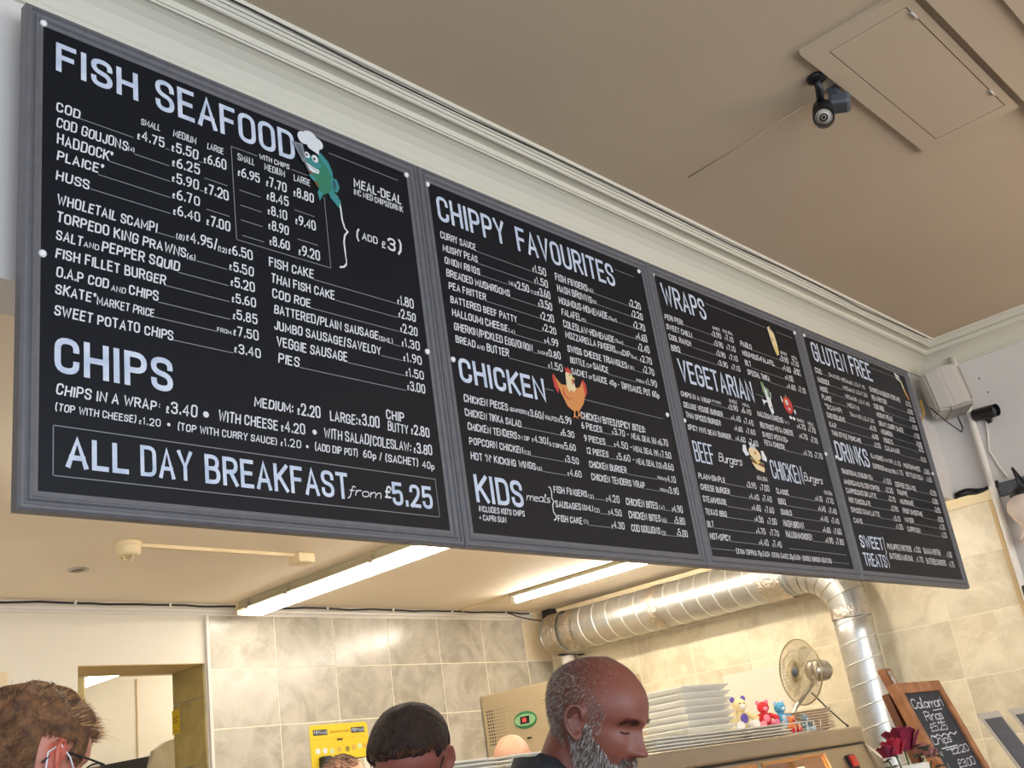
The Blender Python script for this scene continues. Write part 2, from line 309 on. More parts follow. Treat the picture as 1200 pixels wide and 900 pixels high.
# menu text measured off the boards: style|x0|x1|baseline z|cap height|text (metres)
TEXTS = """b|0.945|1.14|3.1668|0.0764|FISH
b|1.194|1.601|3.1667|0.0887|SEAFOOD
h|1.153|1.202|3.1041|0.0168|SMALL
h|1.238|1.3|3.1043|0.0187|MEDIUM
h|1.333|1.379|3.1036|0.0175|LARGE
h|0.946|0.999|3.0571|0.0237|COD
p|1.142|1.211|3.0601|0.0258|£4.75
h|0.946|1.114|3.0153|0.0244|COD GOUJONS
h|1.118|1.133|3.0181|0.0112|(4)
h|0.948|1.078|2.9721|0.0251|HADDOCK*
h|0.948|1.053|2.9305|0.0238|PLAICE*
h|0.946|1.021|2.879|0.0225|HUSS
p|1.232|1.303|3.0601|0.0274|£5.50
p|1.232|1.306|3.0176|0.0271|£6.25
p|1.23|1.301|2.9726|0.0258|£5.90
p|1.229|1.302|2.9274|0.0254|£6.70
p|1.23|1.301|2.8829|0.0251|£6.40
p|1.321|1.384|3.0591|0.0269|£6.60
p|1.319|1.386|2.9714|0.0273|£7.20
p|1.32|1.385|2.8825|0.0267|£7.00
h|0.949|1.184|2.8187|0.024|WHOLETAIL SCAMPI
h|1.236|1.256|2.8186|0.0139|(8)
p|1.262|1.345|2.8206|0.0259|£4.95/
h|1.349|1.372|2.818|0.0132|(12)
p|1.378|1.447|2.8193|0.0256|£6.50
h|0.948|1.258|2.7747|0.0237|TORPEDO KING PRAWNS
h|1.262|1.283|2.7725|0.0138|(6)
p|1.378|1.446|2.774|0.0253|£5.50
h|0.947|1.004|2.7304|0.0224|SALT
h|1.009|1.043|2.7314|0.0128|AND
h|1.05|1.239|2.7321|0.024|PEPPER SQUID
p|1.379|1.447|2.7314|0.026|£5.20
h|0.946|1.202|2.687|0.023|FISH FILLET BURGER
p|1.38|1.447|2.6887|0.0247|£5.60
h|0.948|1.063|2.6422|0.0227|O.A.P COD
h|1.071|1.104|2.64|0.0126|AND
h|1.113|1.183|2.6419|0.0229|CHIPS
p|1.38|1.448|2.6437|0.0245|£5.85
h|0.946|1.033|2.6011|0.0224|SKATE*
h|1.038|1.171|2.5988|0.0186|MARKET PRICE
h|1.335|1.373|2.5998|0.0105|FROM
p|1.379|1.449|2.6001|0.0242|£7.50
h|0.944|1.217|2.5516|0.0221|SWEET POTATO CHIPS
p|1.379|1.452|2.5553|0.0239|£3.40
h|1.489|1.584|3.1327|0.0148|WITH CHIPS
h|1.422|1.472|3.1039|0.0189|SMALL
h|1.504|1.567|3.1033|0.0192|MEDIUM
h|1.598|1.65|3.1033|0.0196|LARGE
p|1.419|1.484|3.056|0.0263|£6.95
p|1.505|1.568|3.056|0.0268|£7.70
p|1.592|1.657|3.054|0.0273|£8.80
p|1.504|1.571|3.0138|0.0266|£8.45
p|1.504|1.563|2.9703|0.0263|£8.10
p|1.591|1.656|2.9679|0.0267|£9.40
p|1.503|1.564|2.9258|0.026|£8.90
p|1.503|1.564|2.8806|0.0257|£8.60
p|1.593|1.661|2.8779|0.0273|£9.20
h|1.81|1.987|3.1569|0.028|MEAL-DEAL
h|1.807|1.991|3.1308|0.0182|INC MED CHIPS/DRINK
h|1.799|1.809|2.9838|0.0321|(
h|1.82|1.875|2.9902|0.0212|ADD
h|1.891|1.911|2.9854|0.0202|£
h|1.914|1.942|2.9855|0.0371|3
h|1.952|1.963|2.9841|0.0422|)
h|1.497|1.634|2.8172|0.0242|FISH CAKE
p|1.926|1.987|2.8155|0.0277|£1.80
h|1.499|1.699|2.7723|0.0239|THAI FISH CAKE
p|1.925|1.988|2.7737|0.0263|£2.50
h|1.5|1.616|2.7293|0.0237|COD ROE
p|1.926|1.989|2.729|0.026|£2.20
h|1.502|1.838|2.6863|0.0234|BATTERED/PLAIN SAUSAGE
h|1.843|1.891|2.6854|0.0137|(SML)
p|1.925|1.991|2.6852|0.0257|£1.30
h|1.499|1.842|2.6417|0.0231|JUMBO SAUSAGE/SAVELOY
p|1.925|1.992|2.6417|0.0255|£1.90
h|1.503|1.722|2.5978|0.0249|VEGGIE SAUSAGE
p|1.927|1.993|2.597|0.0252|£1.50
h|1.504|1.565|2.5532|0.0236|PIES
p|1.927|1.992|2.5557|0.025|£3.00
b|0.946|1.207|2.4234|0.0783|CHIPS
h|0.949|1.17|2.3753|0.0218|CHIPS IN A WRAP
h|1.178|1.183|2.3822|0.0126|:
p|1.195|1.27|2.3745|0.0263|£3.40
h|1.326|1.487|2.3751|0.0242|WITH CHEESE
p|1.498|1.567|2.3751|0.0254|£4.20
h|1.626|1.912|2.376|0.0251|WITH SALAD/COLESLAW:
p|1.924|1.99|2.3751|0.027|£3.80
h|1.426|1.535|2.4263|0.0231|MEDIUM:
p|1.55|1.618|2.4256|0.0282|£2.20
h|1.65|1.734|2.4252|0.0256|LARGE:
p|1.742|1.81|2.4272|0.0285|£3.00
h|1.839|1.9|2.4577|0.0246|CHIP
h|1.84|1.91|2.425|0.0245|BUTTY
p|1.922|1.988|2.4268|0.0273|£2.80
h|0.948|1.122|2.3393|0.0153|(TOP WITH CHEESE)
p|1.13|1.18|2.3385|0.0161|£1.20
h|1.222|1.482|2.3376|0.0165|(TOP WITH CURRY SAUCE)
p|1.493|1.552|2.338|0.0188|£1.20
h|1.595|1.727|2.3389|0.0182|(ADD DIP POT)
h|1.746|1.806|2.3396|0.0189|60p /
h|1.82|1.933|2.3375|0.0204|(SACHET)
h|1.949|1.992|2.335|0.0187|40p
b|0.971|1.099|2.2226|0.0631|ALL
b|1.132|1.25|2.223|0.0663|DAY
b|1.286|1.682|2.2228|0.066|BREAKFAST
s|1.686|1.791|2.2348|0.0267|from
h|1.805|1.824|2.2382|0.0303|£
b|1.831|1.966|2.2218|0.0608|5.25
b|2.141|2.438|3.1521|0.0818|CHIPPY
b|2.501|3.024|3.1503|0.0842|FAVOURITES
h|2.139|2.29|3.0896|0.0212|CURRY SAUCE
p|2.559|2.627|3.0881|0.0252|£1.50
h|2.141|2.29|3.0463|0.021|MUSHY PEAS
p|2.559|2.625|3.044|0.025|£1.50
h|2.142|2.292|3.0039|0.0208|ONION RINGS
h|2.428|2.455|3.0054|0.0115|(6)
p|2.456|2.522|3.0001|0.0255|£2.50
h|2.532|2.565|3.0009|0.0117|(12)
p|2.566|2.628|3.0022|0.026|£3.60
h|2.142|2.421|2.9603|0.0217|BREADED MUSHROOMS
p|2.559|2.627|2.96|0.0258|£3.50
h|2.145|2.303|2.9179|0.0215|PEA FRITTER
p|2.56|2.627|2.9149|0.0244|£2.20
h|2.144|2.436|2.8731|0.0207|BATTERED BEEF PATTY
p|2.56|2.628|2.8733|0.0223|£2.20
h|2.144|2.383|2.8297|0.0214|HALLOUMI CHEESE
h|2.39|2.417|2.8283|0.0122|(4)
p|2.559|2.627|2.8278|0.0231|£4.99
h|2.144|2.49|2.7844|0.0221|GHERKIN/PICKLED EGG/ONION
h|2.519|2.553|2.7843|0.0099|EACH
p|2.559|2.629|2.7835|0.0229|£0.80
h|2.144|2.224|2.7428|0.021|BREAD
h|2.232|2.264|2.7418|0.0121|AND
h|2.275|2.371|2.7418|0.0225|BUTTER
p|2.558|2.629|2.7405|0.0227|£1.50
h|2.676|2.847|3.0875|0.0232|FISH FINGERS
h|2.853|2.881|3.0894|0.0126|(6)
p|3.093|3.164|3.0895|0.0262|£2.20
h|2.676|2.86|3.0452|0.0231|HASH BROWNS
h|2.865|2.888|3.0473|0.0113|(3)
p|3.095|3.163|3.0483|0.026|£2.20
h|2.674|2.939|2.9997|0.0229|HOUMOUS-HOMEMADE
h|2.945|2.991|3.001|0.0126|(3oz)
p|3.093|3.164|3.0026|0.0258|£2.70
h|2.677|2.777|2.957|0.0227|FALAFEL
h|2.781|2.806|2.9579|0.0109|(5)
p|3.095|3.163|2.9574|0.0256|£4.60
h|2.676|2.951|2.9121|0.0225|COLESLAW-HOMEMADE
h|2.959|3.004|2.9166|0.0124|(3oz)
p|3.096|3.164|2.9141|0.0254|£2.40
h|2.677|2.949|2.8734|0.0223|MOZZARELLA FINGERS
h|2.953|2.99|2.8718|0.0109|AND
h|2.991|3.035|2.8721|0.0197|DIP
h|3.039|3.072|2.8722|0.011|(3oz)
p|3.094|3.165|2.8694|0.0234|£2.70
h|2.674|3.001|2.8233|0.0216|SWISS CHEESE TRIANGLES
h|3.009|3.043|2.8254|0.012|(3)
p|3.098|3.166|2.8268|0.0232|£2.70
h|2.679|2.755|2.7836|0.0204|BOTTLE
h|2.764|2.795|2.7837|0.0124|OF
h|2.801|2.881|2.7836|0.0209|SAUCE
h|3.044|3.091|2.7815|0.0109|FROM
p|3.1|3.167|2.7814|0.023|£1.90
h|2.676|2.757|2.742|0.0202|SACHET
h|2.765|2.782|2.7417|0.0113|OF
h|2.788|2.863|2.74|0.0206|SAUCE
h|2.876|2.931|2.74|0.0188|40p -
h|2.948|3.114|2.7382|0.0212|DIP/SAUCE POT
h|3.127|3.168|2.7391|0.0197|60p
b|2.142|2.514|2.6189|0.071|CHICKEN
h|2.145|2.33|2.558|0.0202|CHICKEN PIECES
h|2.34|2.415|2.5595|0.011|QUARTER(1)
p|2.42|2.493|2.5561|0.0213|£3.60/
h|2.501|2.559|2.5575|0.0123|HALF(2)
p|2.565|2.628|2.5574|0.0219|£5.99
h|2.142|2.379|2.5135|0.0194|CHICKEN TIKKA SALAD
p|2.564|2.63|2.5132|0.0203|£6.30
h|2.145|2.351|2.4718|0.0193|CHICKEN TENDERS
h|2.358|2.408|2.4726|0.0117|3-1 DIP
p|2.42|2.497|2.4728|0.0195|£4.30/
h|2.5|2.559|2.4689|0.0121|5-2 DIPS
p|2.563|2.627|2.4685|0.0201|£5.60
h|2.144|2.37|2.4281|0.0191|POPCORN CHICKEN
h|2.377|2.403|2.4274|0.0108|(12)
p|2.564|2.631|2.425|0.0199|£3.50
h|2.142|2.416|2.383|0.0189|HOT 'N' KICKING WINGS
h|2.422|2.445|2.3827|0.0108|(6)
p|2.566|2.633|2.3819|0.0198|£4.60
b|2.142|2.333|2.2582|0.0745|KIDS
s|2.354|2.459|2.283|0.0241|meals
h|2.146|2.334|2.232|0.0144|INCLUDES KID'S CHIPS
h|2.143|2.251|2.2067|0.0143|+ CAPRI SUN
h|2.485|2.645|2.3192|0.0183|FISH FINGERS
h|2.652|2.677|2.3175|0.0112|(2)
p|2.741|2.81|2.315|0.0207|£4.20
h|2.483|2.602|2.2741|0.0182|SAUSAGES
h|2.611|2.663|2.2761|0.0155|(SML)
h|2.67|2.695|2.274|0.012|(2)
p|2.741|2.809|2.2705|0.0205|£4.50
h|2.483|2.596|2.2292|0.018|FISH CAKE
h|2.607|2.627|2.2323|0.0117|(1)
p|2.745|2.811|2.2278|0.0203|£4.30
h|2.846|3.022|2.3133|0.0211|CHICKEN BITES
h|3.032|3.061|2.3135|0.0129|(4)
p|3.107|3.171|2.3124|0.0222|£4.90
h|2.848|3.024|2.2693|0.0209|CHICKEN BITES
h|3.034|3.06|2.269|0.0128|(6)
p|3.107|3.171|2.2695|0.022|£5.80
h|2.849|3.008|2.2259|0.0208|COD GOUJONS
h|3.017|3.041|2.224|0.0127|(2)
p|3.107|3.172|2.2258|0.0218|£5.00
h|2.684|2.88|2.4231|0.02|CHICKEN BURGER
h|3.057|3.098|2.4223|0.0102|FROM
p|3.103|3.165|2.4198|0.0216|£4.10
h|2.684|2.969|2.3804|0.0198|CHICKEN TENDERS WRAP
h|3.059|3.098|2.3794|0.0101|FROM
p|3.103|3.169|2.3771|0.0214|£3.90
h|2.684|3.035|2.5879|0.0216|CHICKEN BITES/SPICY BITES:
h|2.679|2.784|2.5533|0.0195|6 PIECES
p|2.84|2.931|2.556|0.0211|£3.70 -
h|2.947|3.09|2.5547|0.0184|MEAL DEAL (6)
p|3.101|3.163|2.5541|0.0221|£6.70
h|2.681|2.789|2.5102|0.0193|9 PIECES
p|2.839|2.937|2.5115|0.0209|£4.50 -
h|2.945|3.088|2.5099|0.0183|MEAL DEAL (9)
p|3.099|3.167|2.5087|0.0219|£7.50
h|2.682|2.794|2.4681|0.0192|12 PIECES
p|2.84|2.937|2.4678|0.0207|£5.60 -
h|2.948|3.095|2.4659|0.0181|MEAL DEAL (12)
p|3.103|3.167|2.4653|0.0218|£8.60
b|3.337|3.632|3.1554|0.0749|WRAPS
h|3.667|3.721|3.1261|0.0102|SINGLE
h|3.743|3.821|3.1292|0.0103|MEAL DEAL
h|3.32|3.44|3.0903|0.0176|PERI PERI
p|3.648|3.718|3.0907|0.0193|£3.90
p|3.748|3.813|3.095|0.0197|£7.10
h|3.317|3.489|3.0474|0.0182|SWEET CHILLI
p|3.649|3.716|3.0487|0.0192|£3.90
p|3.744|3.812|3.0511|0.0195|£7.10
h|3.32|3.467|3.0051|0.0181|COOL RANCH
p|3.65|3.716|3.0049|0.0191|£3.90
p|3.747|3.813|3.0081|0.0193|£7.10
h|3.319|3.377|2.9596|0.0195|BBQ
p|3.647|3.717|2.9621|0.0189|£3.90
p|3.747|3.814|2.9641|0.0192|£7.10
h|3.869|3.958|3.093|0.0191|PABLO
h|3.869|4.132|3.05|0.019|HOUMOUS+FALAFEL
h|3.871|3.917|3.0066|0.0188|BLT
h|3.873|4.054|2.9642|0.0197|SPECIAL TIKKA
h|4.218|4.274|3.1279|0.0111|SINGLE
h|4.316|4.366|3.1266|0.0112|MEAL
p|4.198|4.272|3.09|0.022|£3.90
p|4.299|4.364|3.0906|0.0223|£7.10
p|4.201|4.272|3.0458|0.0218|£4.60
p|4.3|4.364|3.0477|0.0221|£7.90
p|4.202|4.274|3.0021|0.0217|£4.50
p|4.302|4.365|3.0461|0.0201|£7.80
p|4.201|4.276|2.9604|0.0205|£4.60
p|4.302|4.368|2.9619|0.0208|£7.10
b|3.344|3.873|2.8392|0.073|VEGETARIAN
h|3.321|3.522|2.7748|0.0159|CHIPS IN A WRAP
h|3.532|3.598|2.7858|0.0079|(TOP WITH CHEESE)
h|3.668|3.725|2.8074|0.0105|SINGLE
h|3.769|3.823|2.8088|0.0106|MEAL
p|3.65|3.72|2.7752|0.0184|£3.90
p|3.747|3.821|2.7756|0.0186|£6.40
h|3.323|3.591|2.7313|0.0173|DELUXE VEGGIE BURGER
p|3.653|3.722|2.7308|0.0182|£4.40
p|3.747|3.82|2.7295|0.0185|£7.40
h|3.325|3.56|2.691|0.0172|THAI SPICED BURGER
p|3.659|3.72|2.6874|0.0181|£4.60
p|3.748|3.818|2.6884|0.0184|£7.60
h|3.32|3.615|2.6427|0.0163|SPICY FIVE BEAN BURGER
p|3.653|3.723|2.6439|0.0189|£4.60
p|3.746|3.819|2.6405|0.0192|£7.60
h|3.874|4.082|2.7809|0.0182|HALLOUMI CHEESE
h|4.085|4.134|2.7821|0.0102|(V)
h|4.217|4.28|2.8094|0.0113|SINGLE
h|4.313|4.365|2.8079|0.0115|MEAL
p|4.202|4.276|2.7757|0.0199|£4.70
p|4.301|4.366|2.7741|0.0202|£7.70
h|3.876|4.148|2.7322|0.018|BEETROOT+FETA CHEESE
p|4.201|4.273|2.731|0.0198|£4.70
p|4.301|4.361|2.7254|0.0201|£7.70
h|3.877|4.081|2.6917|0.0179|SWEET POTATO+
h|3.878|4.04|2.6567|0.0178|FETA CHEESE
p|4.202|4.277|2.6535|0.0197|£4.70
p|4.299|4.371|2.6541|0.0199|£7.70
b|3.328|3.454|2.52|0.0639|BEEF
s|3.49|3.656|2.5395|0.0309|Burgers
b|3.881|4.137|2.5151|0.0633|CHICKEN
s|4.149|4.311|2.5351|0.0297|Burgers
h|3.322|3.5|2.4555|0.0166|PLAIN+SIMPLE
h|3.749|3.831|2.4965|0.0128|MEAL DEAL
p|3.656|3.726|2.4545|0.0192|£3.95
p|3.754|3.826|2.4544|0.0195|£7.00
h|3.321|3.516|2.4128|0.0172|CHEESE BURGER
p|3.655|3.726|2.4087|0.019|£4.40
p|3.754|3.824|2.4101|0.0193|£7.40
h|3.321|3.476|2.3679|0.0171|STEAKHOUSE
p|3.656|3.723|2.3649|0.0189|£4.60
p|3.753|3.822|2.3642|0.0192|£7.60
h|3.319|3.458|2.3212|0.0169|TEXAS BBQ
p|3.657|3.721|2.3189|0.019|£4.50
p|3.752|3.824|2.3187|0.0193|£7.50
h|3.314|3.353|2.2739|0.0178|BLT
p|3.649|3.716|2.2728|0.0188|£4.70
p|3.751|3.819|2.2731|0.0192|£7.70
h|3.315|3.45|2.2297|0.0176|HOT+SPICY
p|3.651|3.72|2.2285|0.0187|£4.40
p|3.751|3.82|2.2284|0.019|£7.40
h|3.881|3.978|2.4532|0.0173|CLASSIC
h|4.302|4.378|2.4914|0.013|MEAL DEAL
p|4.205|4.267|2.4519|0.0191|£4.10
p|4.301|4.367|2.4525|0.0194|£7.10
h|3.877|3.934|2.4094|0.018|BBQ
p|4.209|4.273|2.4084|0.019|£4.40
p|4.303|4.372|2.4067|0.0192|£7.40
h|3.879|3.964|2.3665|0.0179|DIABLO
p|4.207|4.274|2.3641|0.0188|£4.40
p|4.305|4.373|2.3631|0.0191|£7.40
h|3.877|4.041|2.3177|0.0208|HASH BROWN
p|4.203|4.271|2.3167|0.0196|£4.60
p|4.299|4.371|2.3168|0.0199|£7.60
h|3.877|4.091|2.2746|0.0196|HALLOUMI+CHICKEN
p|4.204|4.271|2.2715|0.0194|£4.90
p|4.296|4.368|2.2715|0.0197|£7.80
h|3.473|4.21|2.1857|0.015|EXTRA TOPPING 70p EACH - EXTRA SAUCE 20p EACH - DOUBLE BURGER ADD £1.50
b|4.547|4.883|3.1591|0.0791|GLUTEN
b|4.936|5.164|3.1645|0.0806|FREE
h|4.526|4.586|3.0971|0.0199|COD
p|4.662|4.77|3.1016|0.0155|SM£5.50
p|4.786|4.903|3.1005|0.0157|MED£6.60
p|4.922|5.042|3.1013|0.016|LG£7.10
h|4.527|4.639|3.0498|0.0198|HADDOCK
p|4.785|4.904|3.0579|0.0156|MED£6.10
p|4.924|5.044|3.0591|0.0159|LG£7.20
h|4.528|4.599|3.0063|0.0197|HUSS
p|4.784|4.904|3.0132|0.0155|MED£6.80
p|4.924|5.043|3.0117|0.0158|LG£7.60
h|4.526|4.617|2.964|0.0196|PLAICE
p|4.781|4.905|2.968|0.0164|MED£7.10
h|4.533|4.695|2.9205|0.0185|*SCAMPI
p|4.786|4.901|2.9215|0.0163|SM£4.90
p|4.918|5.042|2.9215|0.0165|LG£7.00
h|4.529|4.705|2.8763|0.0193|COD GOUJONS
p|4.971|5.041|2.8796|0.0205|£6.25
h|4.529|4.594|2.8308|0.0192|O.A.P
p|4.968|5.039|2.8353|0.0204|£6.85
h|4.531|4.825|2.7903|0.0191|THAI STYLE FISHCAKE
p|4.966|5.039|2.7911|0.0202|£2.50
h|5.098|5.457|3.1017|0.0208|SMOKED HADDOCK FISHCAKE
p|5.524|5.589|3.0944|0.0218|£2.75
h|5.096|5.266|3.0564|0.0207|PEA FRITTER
p|5.519|5.585|3.0499|0.0217|£2.30
h|5.094|5.209|3.0104|0.0205|COD ROE
p|5.515|5.582|3.0063|0.0216|£2.20
h|5.098|5.279|2.9672|0.0204|MUSHY PEAS
p|5.52|5.586|2.9628|0.0215|£1.50
h|5.097|5.383|2.9208|0.0203|GRAVY, CURRY SAUCE
p|5.513|5.583|2.9147|0.0213|£1.50
h|5.096|5.23|2.877|0.0202|MUSHROOM
p|5.512|5.582|2.8686|0.0212|£3.50
h|5.096|5.205|2.8324|0.0201|NUGGETS
p|5.522|5.581|2.8398|0.0212|£3.70
h|5.09|5.253|2.7905|0.02|CALAMARI
p|5.512|5.579|2.785|0.0193|£5.25
b|4.527|4.851|2.6709|0.0737|DRINKS
h|4.894|5.027|2.7257|0.018|FLAVOURED
h|5.038|5.134|2.7263|0.0145|WATER
p|5.149|5.225|2.723|0.0195|£1.10
h|5.261|5.46|2.7225|0.0196|MILKSHAKES
p|5.507|5.579|2.7177|0.0202|£2.85
h|4.888|5.007|2.6753|0.0178|ESPRESSO
h|5.016|5.14|2.674|0.0143|SINGLE/DBL
p|5.146|5.223|2.6745|0.0194|£1.70
h|5.261|5.466|2.6761|0.0184|BOTTLED COLA
p|5.512|5.577|2.6757|0.0201|£1.65
h|4.529|4.843|2.6097|0.0186|TRADITIONAL ENGLISH TEA
p|4.962|5.046|2.6084|0.0207|£1.50
h|4.528|4.889|2.561|0.0183|AMERICANO FILTER COFFEE
p|4.96|5.039|2.5639|0.0206|£2.20
h|4.528|4.831|2.5195|0.0182|CAPPUCCINO OR LATTE
p|4.965|5.04|2.5213|0.0205|£2.70
h|4.529|4.744|2.4755|0.0181|HOT CHOCOLATE
p|4.962|5.041|2.4732|0.0204|£2.90
h|4.525|4.813|2.4304|0.0179|SPICED CHAI LATTE
p|4.96|5.035|2.4249|0.0202|£3.10
h|4.525|4.606|2.3829|0.0178|CANS
p|4.963|5.041|2.3858|0.0201|£1.05
h|5.091|5.332|2.6056|0.0199|COFFEE COLA ICE
p|5.51|5.585|2.6037|0.0222|£2.50
h|5.093|5.205|2.566|0.0198|FRAPPE
p|5.506|5.578|2.5587|0.0221|£2.80
h|5.093|5.249|2.5212|0.0196|MILKSHAKE
p|5.505|5.577|2.5124|0.022|£2.85
h|5.095|5.324|2.474|0.0195|FRUIT SMOOTHIE
p|5.507|5.579|2.4634|0.0218|£3.00
h|5.087|5.188|2.4287|0.0194|WATER
p|5.506|5.573|2.4236|0.0217|£1.20
h|5.091|5.239|2.3836|0.0193|CAPRI SUN
p|5.503|5.567|2.3808|0.0216|£1.20
b|4.534|4.756|2.2715|0.0603|SWEET
b|4.528|4.749|2.1906|0.0623|TREATS
h|4.805|5.069|2.2813|0.0206|PINEAPPLE FRITTERS
p|5.098|5.175|2.2827|0.0214|£1.50
h|5.213|5.415|2.2824|0.0218|BANANA FRITTER
p|5.496|5.558|2.28|0.0226|£1.50
h|4.804|5.053|2.236|0.0204|BATTERED MARS BAR
p|5.1|5.174|2.2363|0.0213|£1.70
h|5.213|5.449|2.2326|0.0216|BATTERED SNICKERS
p|5.49|5.554|2.2299|0.0224|£1.70"""
RULES = [(0.999,3.059,1.133,3.059),(1.217,3.06,1.228,3.06),(1.308,3.057,1.318,3.057),(1.134,3.014,1.225,3.014),(1.071,2.971,1.226,2.971),(1.044,2.926,1.225,2.926),(1.306,2.974,1.318,2.974),(1.026,2.882,1.223,2.882),(1.321,3.014,1.387,3.014),(1.322,2.926,1.388,2.926),(1.19,2.82,1.233,2.82),(1.287,2.774,1.373,2.774),(1.239,2.73,1.374,2.73),(1.205,2.687,1.374,2.687),(1.185,2.64,1.374,2.64),(1.173,2.6,1.333,2.6),(1.216,2.553,1.377,2.553),(1.404,3.138,1.485,3.138),(1.593,3.136,1.652,3.136),(1.405,3.136,1.405,2.867),(1.406,2.866,1.698,2.866),(1.698,3.086,1.698,2.866),(1.422,3.014,1.486,3.014),(1.592,3.011,1.658,3.011),(1.422,2.97,1.486,2.97),(1.421,2.927,1.486,2.927),(1.594,2.924,1.661,2.924),(1.422,2.883,1.487,2.883),(1.729,3.239,1.987,3.239),(1.637,2.816,1.922,2.816),(1.704,2.772,1.923,2.772),(1.618,2.729,1.924,2.729),(1.894,2.684,1.921,2.684),(1.845,2.641,1.922,2.641),(1.725,2.597,1.924,2.597),(1.568,2.553,1.923,2.553),(0.946,2.308,1.995,2.308),(1.992,2.309,1.992,2.203),(0.944,2.203,1.989,2.203),(0.945,2.307,0.945,2.202),(3.046,3.228,3.164,3.228),(2.291,3.088,2.557,3.088),(2.291,3.045,2.558,3.045),(2.293,3.005,2.423,3.005),(2.425,2.959,2.557,2.959),(2.302,2.917,2.559,2.917),(2.438,2.869,2.558,2.869),(2.42,2.828,2.555,2.828),(2.497,2.783,2.517,2.783),(2.372,2.739,2.554,2.739),(2.882,3.09,3.094,3.09),(2.889,3.048,3.096,3.048),(2.993,3.003,3.093,3.003),(2.809,2.958,3.094,2.958),(3.004,2.916,3.095,2.916),(3.074,2.872,3.095,2.872),(3.044,2.825,3.095,2.825),(2.882,2.78,3.042,2.78),(2.525,2.664,2.566,2.664),(2.701,2.66,3.167,2.66),(2.38,2.514,2.563,2.514),(2.406,2.426,2.558,2.426),(2.448,2.382,2.561,2.382),(2.678,2.318,2.738,2.318),(2.698,2.272,2.74,2.272),(2.628,2.229,2.741,2.229),(3.065,2.314,3.104,2.314),(3.063,2.27,3.104,2.27),(3.043,2.225,3.104,2.225),(2.883,2.422,3.056,2.422),(2.973,2.38,3.057,2.38),(2.787,2.554,2.84,2.554),(2.792,2.511,2.837,2.511),(2.797,2.467,2.84,2.467),(3.652,3.237,3.871,3.237),(3.803,3.236,4.133,3.236),(4.228,3.236,4.377,3.236),(3.442,3.094,3.649,3.094),(3.49,3.049,3.646,3.049),(3.48,3.005,3.646,3.005),(3.376,2.961,3.644,2.961),(3.958,3.093,4.201,3.093),(4.134,3.05,4.204,3.05),(3.916,3.003,4.195,3.003),(4.053,2.961,4.202,2.961),(3.902,2.881,3.971,2.881),(4.217,2.882,4.375,2.882),(3.526,2.776,3.648,2.776),(3.592,2.731,3.652,2.731),(3.618,2.643,3.649,2.643),(4.037,2.654,4.201,2.654),(3.502,2.454,3.644,2.454),(3.516,2.41,3.656,2.41),(3.48,2.364,3.652,2.364),(3.462,2.321,3.651,2.321),(3.357,2.273,3.647,2.273),(3.453,2.23,3.648,2.23),(3.979,2.451,4.202,2.451),(3.936,2.408,4.204,2.408),(3.966,2.363,4.201,2.363),(4.044,2.316,4.194,2.316),(4.093,2.272,4.197,2.272),(3.309,2.196,3.467,2.196),(3.88,2.229,4.369,2.229),(4.219,2.191,4.368,2.191),(5.181,3.247,5.492,3.247),(4.586,3.1,4.66,3.1),(4.639,3.054,4.785,3.054),(4.599,3.01,4.785,3.01),(4.617,2.966,4.782,2.966),(4.705,2.879,4.971,2.879),(4.594,2.833,4.968,2.833),(4.825,2.791,4.966,2.791),(5.266,3.052,5.519,3.052),(5.209,3.008,5.516,3.008),(5.279,2.965,5.521,2.965),(5.383,2.917,5.514,2.917),(5.23,2.873,5.513,2.873),(5.205,2.836,5.523,2.836),(5.259,2.788,5.513,2.788),(4.843,2.609,4.966,2.609),(4.889,2.564,4.957,2.564),(4.831,2.521,4.965,2.521),(4.744,2.474,4.963,2.474),(4.813,2.427,4.96,2.427),(4.606,2.384,4.963,2.384),(5.332,2.606,5.511,2.606),(5.205,2.562,5.506,2.562),(5.249,2.517,5.506,2.517),(5.324,2.468,5.508,2.468),(5.188,2.426,5.506,2.426),(5.239,2.382,5.504,2.382),(5.415,2.279,5.49,2.279),(5.053,2.236,5.095,2.236)]
DOTS = [(1.295, 2.385, 0.0075), (1.598, 2.386, 0.0065), (1.201, 2.347, 0.004), (1.572, 2.345, 0.004)]
BRACES = [[(1.7309, 3.1045), (1.7424, 3.103), (1.7503, 3.092), (1.7527, 3.0662), (1.7541, 3.0314), (1.7605, 3.0071), (1.7699, 2.9984), (1.7578, 2.9831), (1.7529, 2.9614), (1.7536, 2.933), (1.7543, 2.9047), (1.7559, 2.9083), (1.7528, 2.8915), (1.7441, 2.8824), (1.729, 2.8771)], [(2.464, 2.3353), (2.4724, 2.332), (2.4745, 2.3197), (2.4712, 2.3008), (2.4775, 2.291), (2.4695, 2.2779), (2.4689, 2.2573), (2.4797, 2.2439), (2.4737, 2.234), (2.4646, 2.2317)], [(4.7696, 2.3336), (4.7841, 2.3277), (4.7777, 2.2999), (4.7741, 2.2769), (4.7831, 2.266), (4.7693, 2.254), (4.7685, 2.2313), (4.7769, 2.2092), (4.7712, 2.1893)]]
SCREWS = [(0.915, 3.283), (0.919, 2.688), (2.025, 3.271), (2.021, 2.688), (2.111, 3.268), (2.122, 2.684), (3.203, 3.262), (3.198, 2.68), (3.297, 3.272), (3.305, 2.674), (4.407, 3.27), (4.412, 2.685), (4.502, 3.278), (4.511, 2.683), (5.641, 3.282), (5.617, 2.729)]
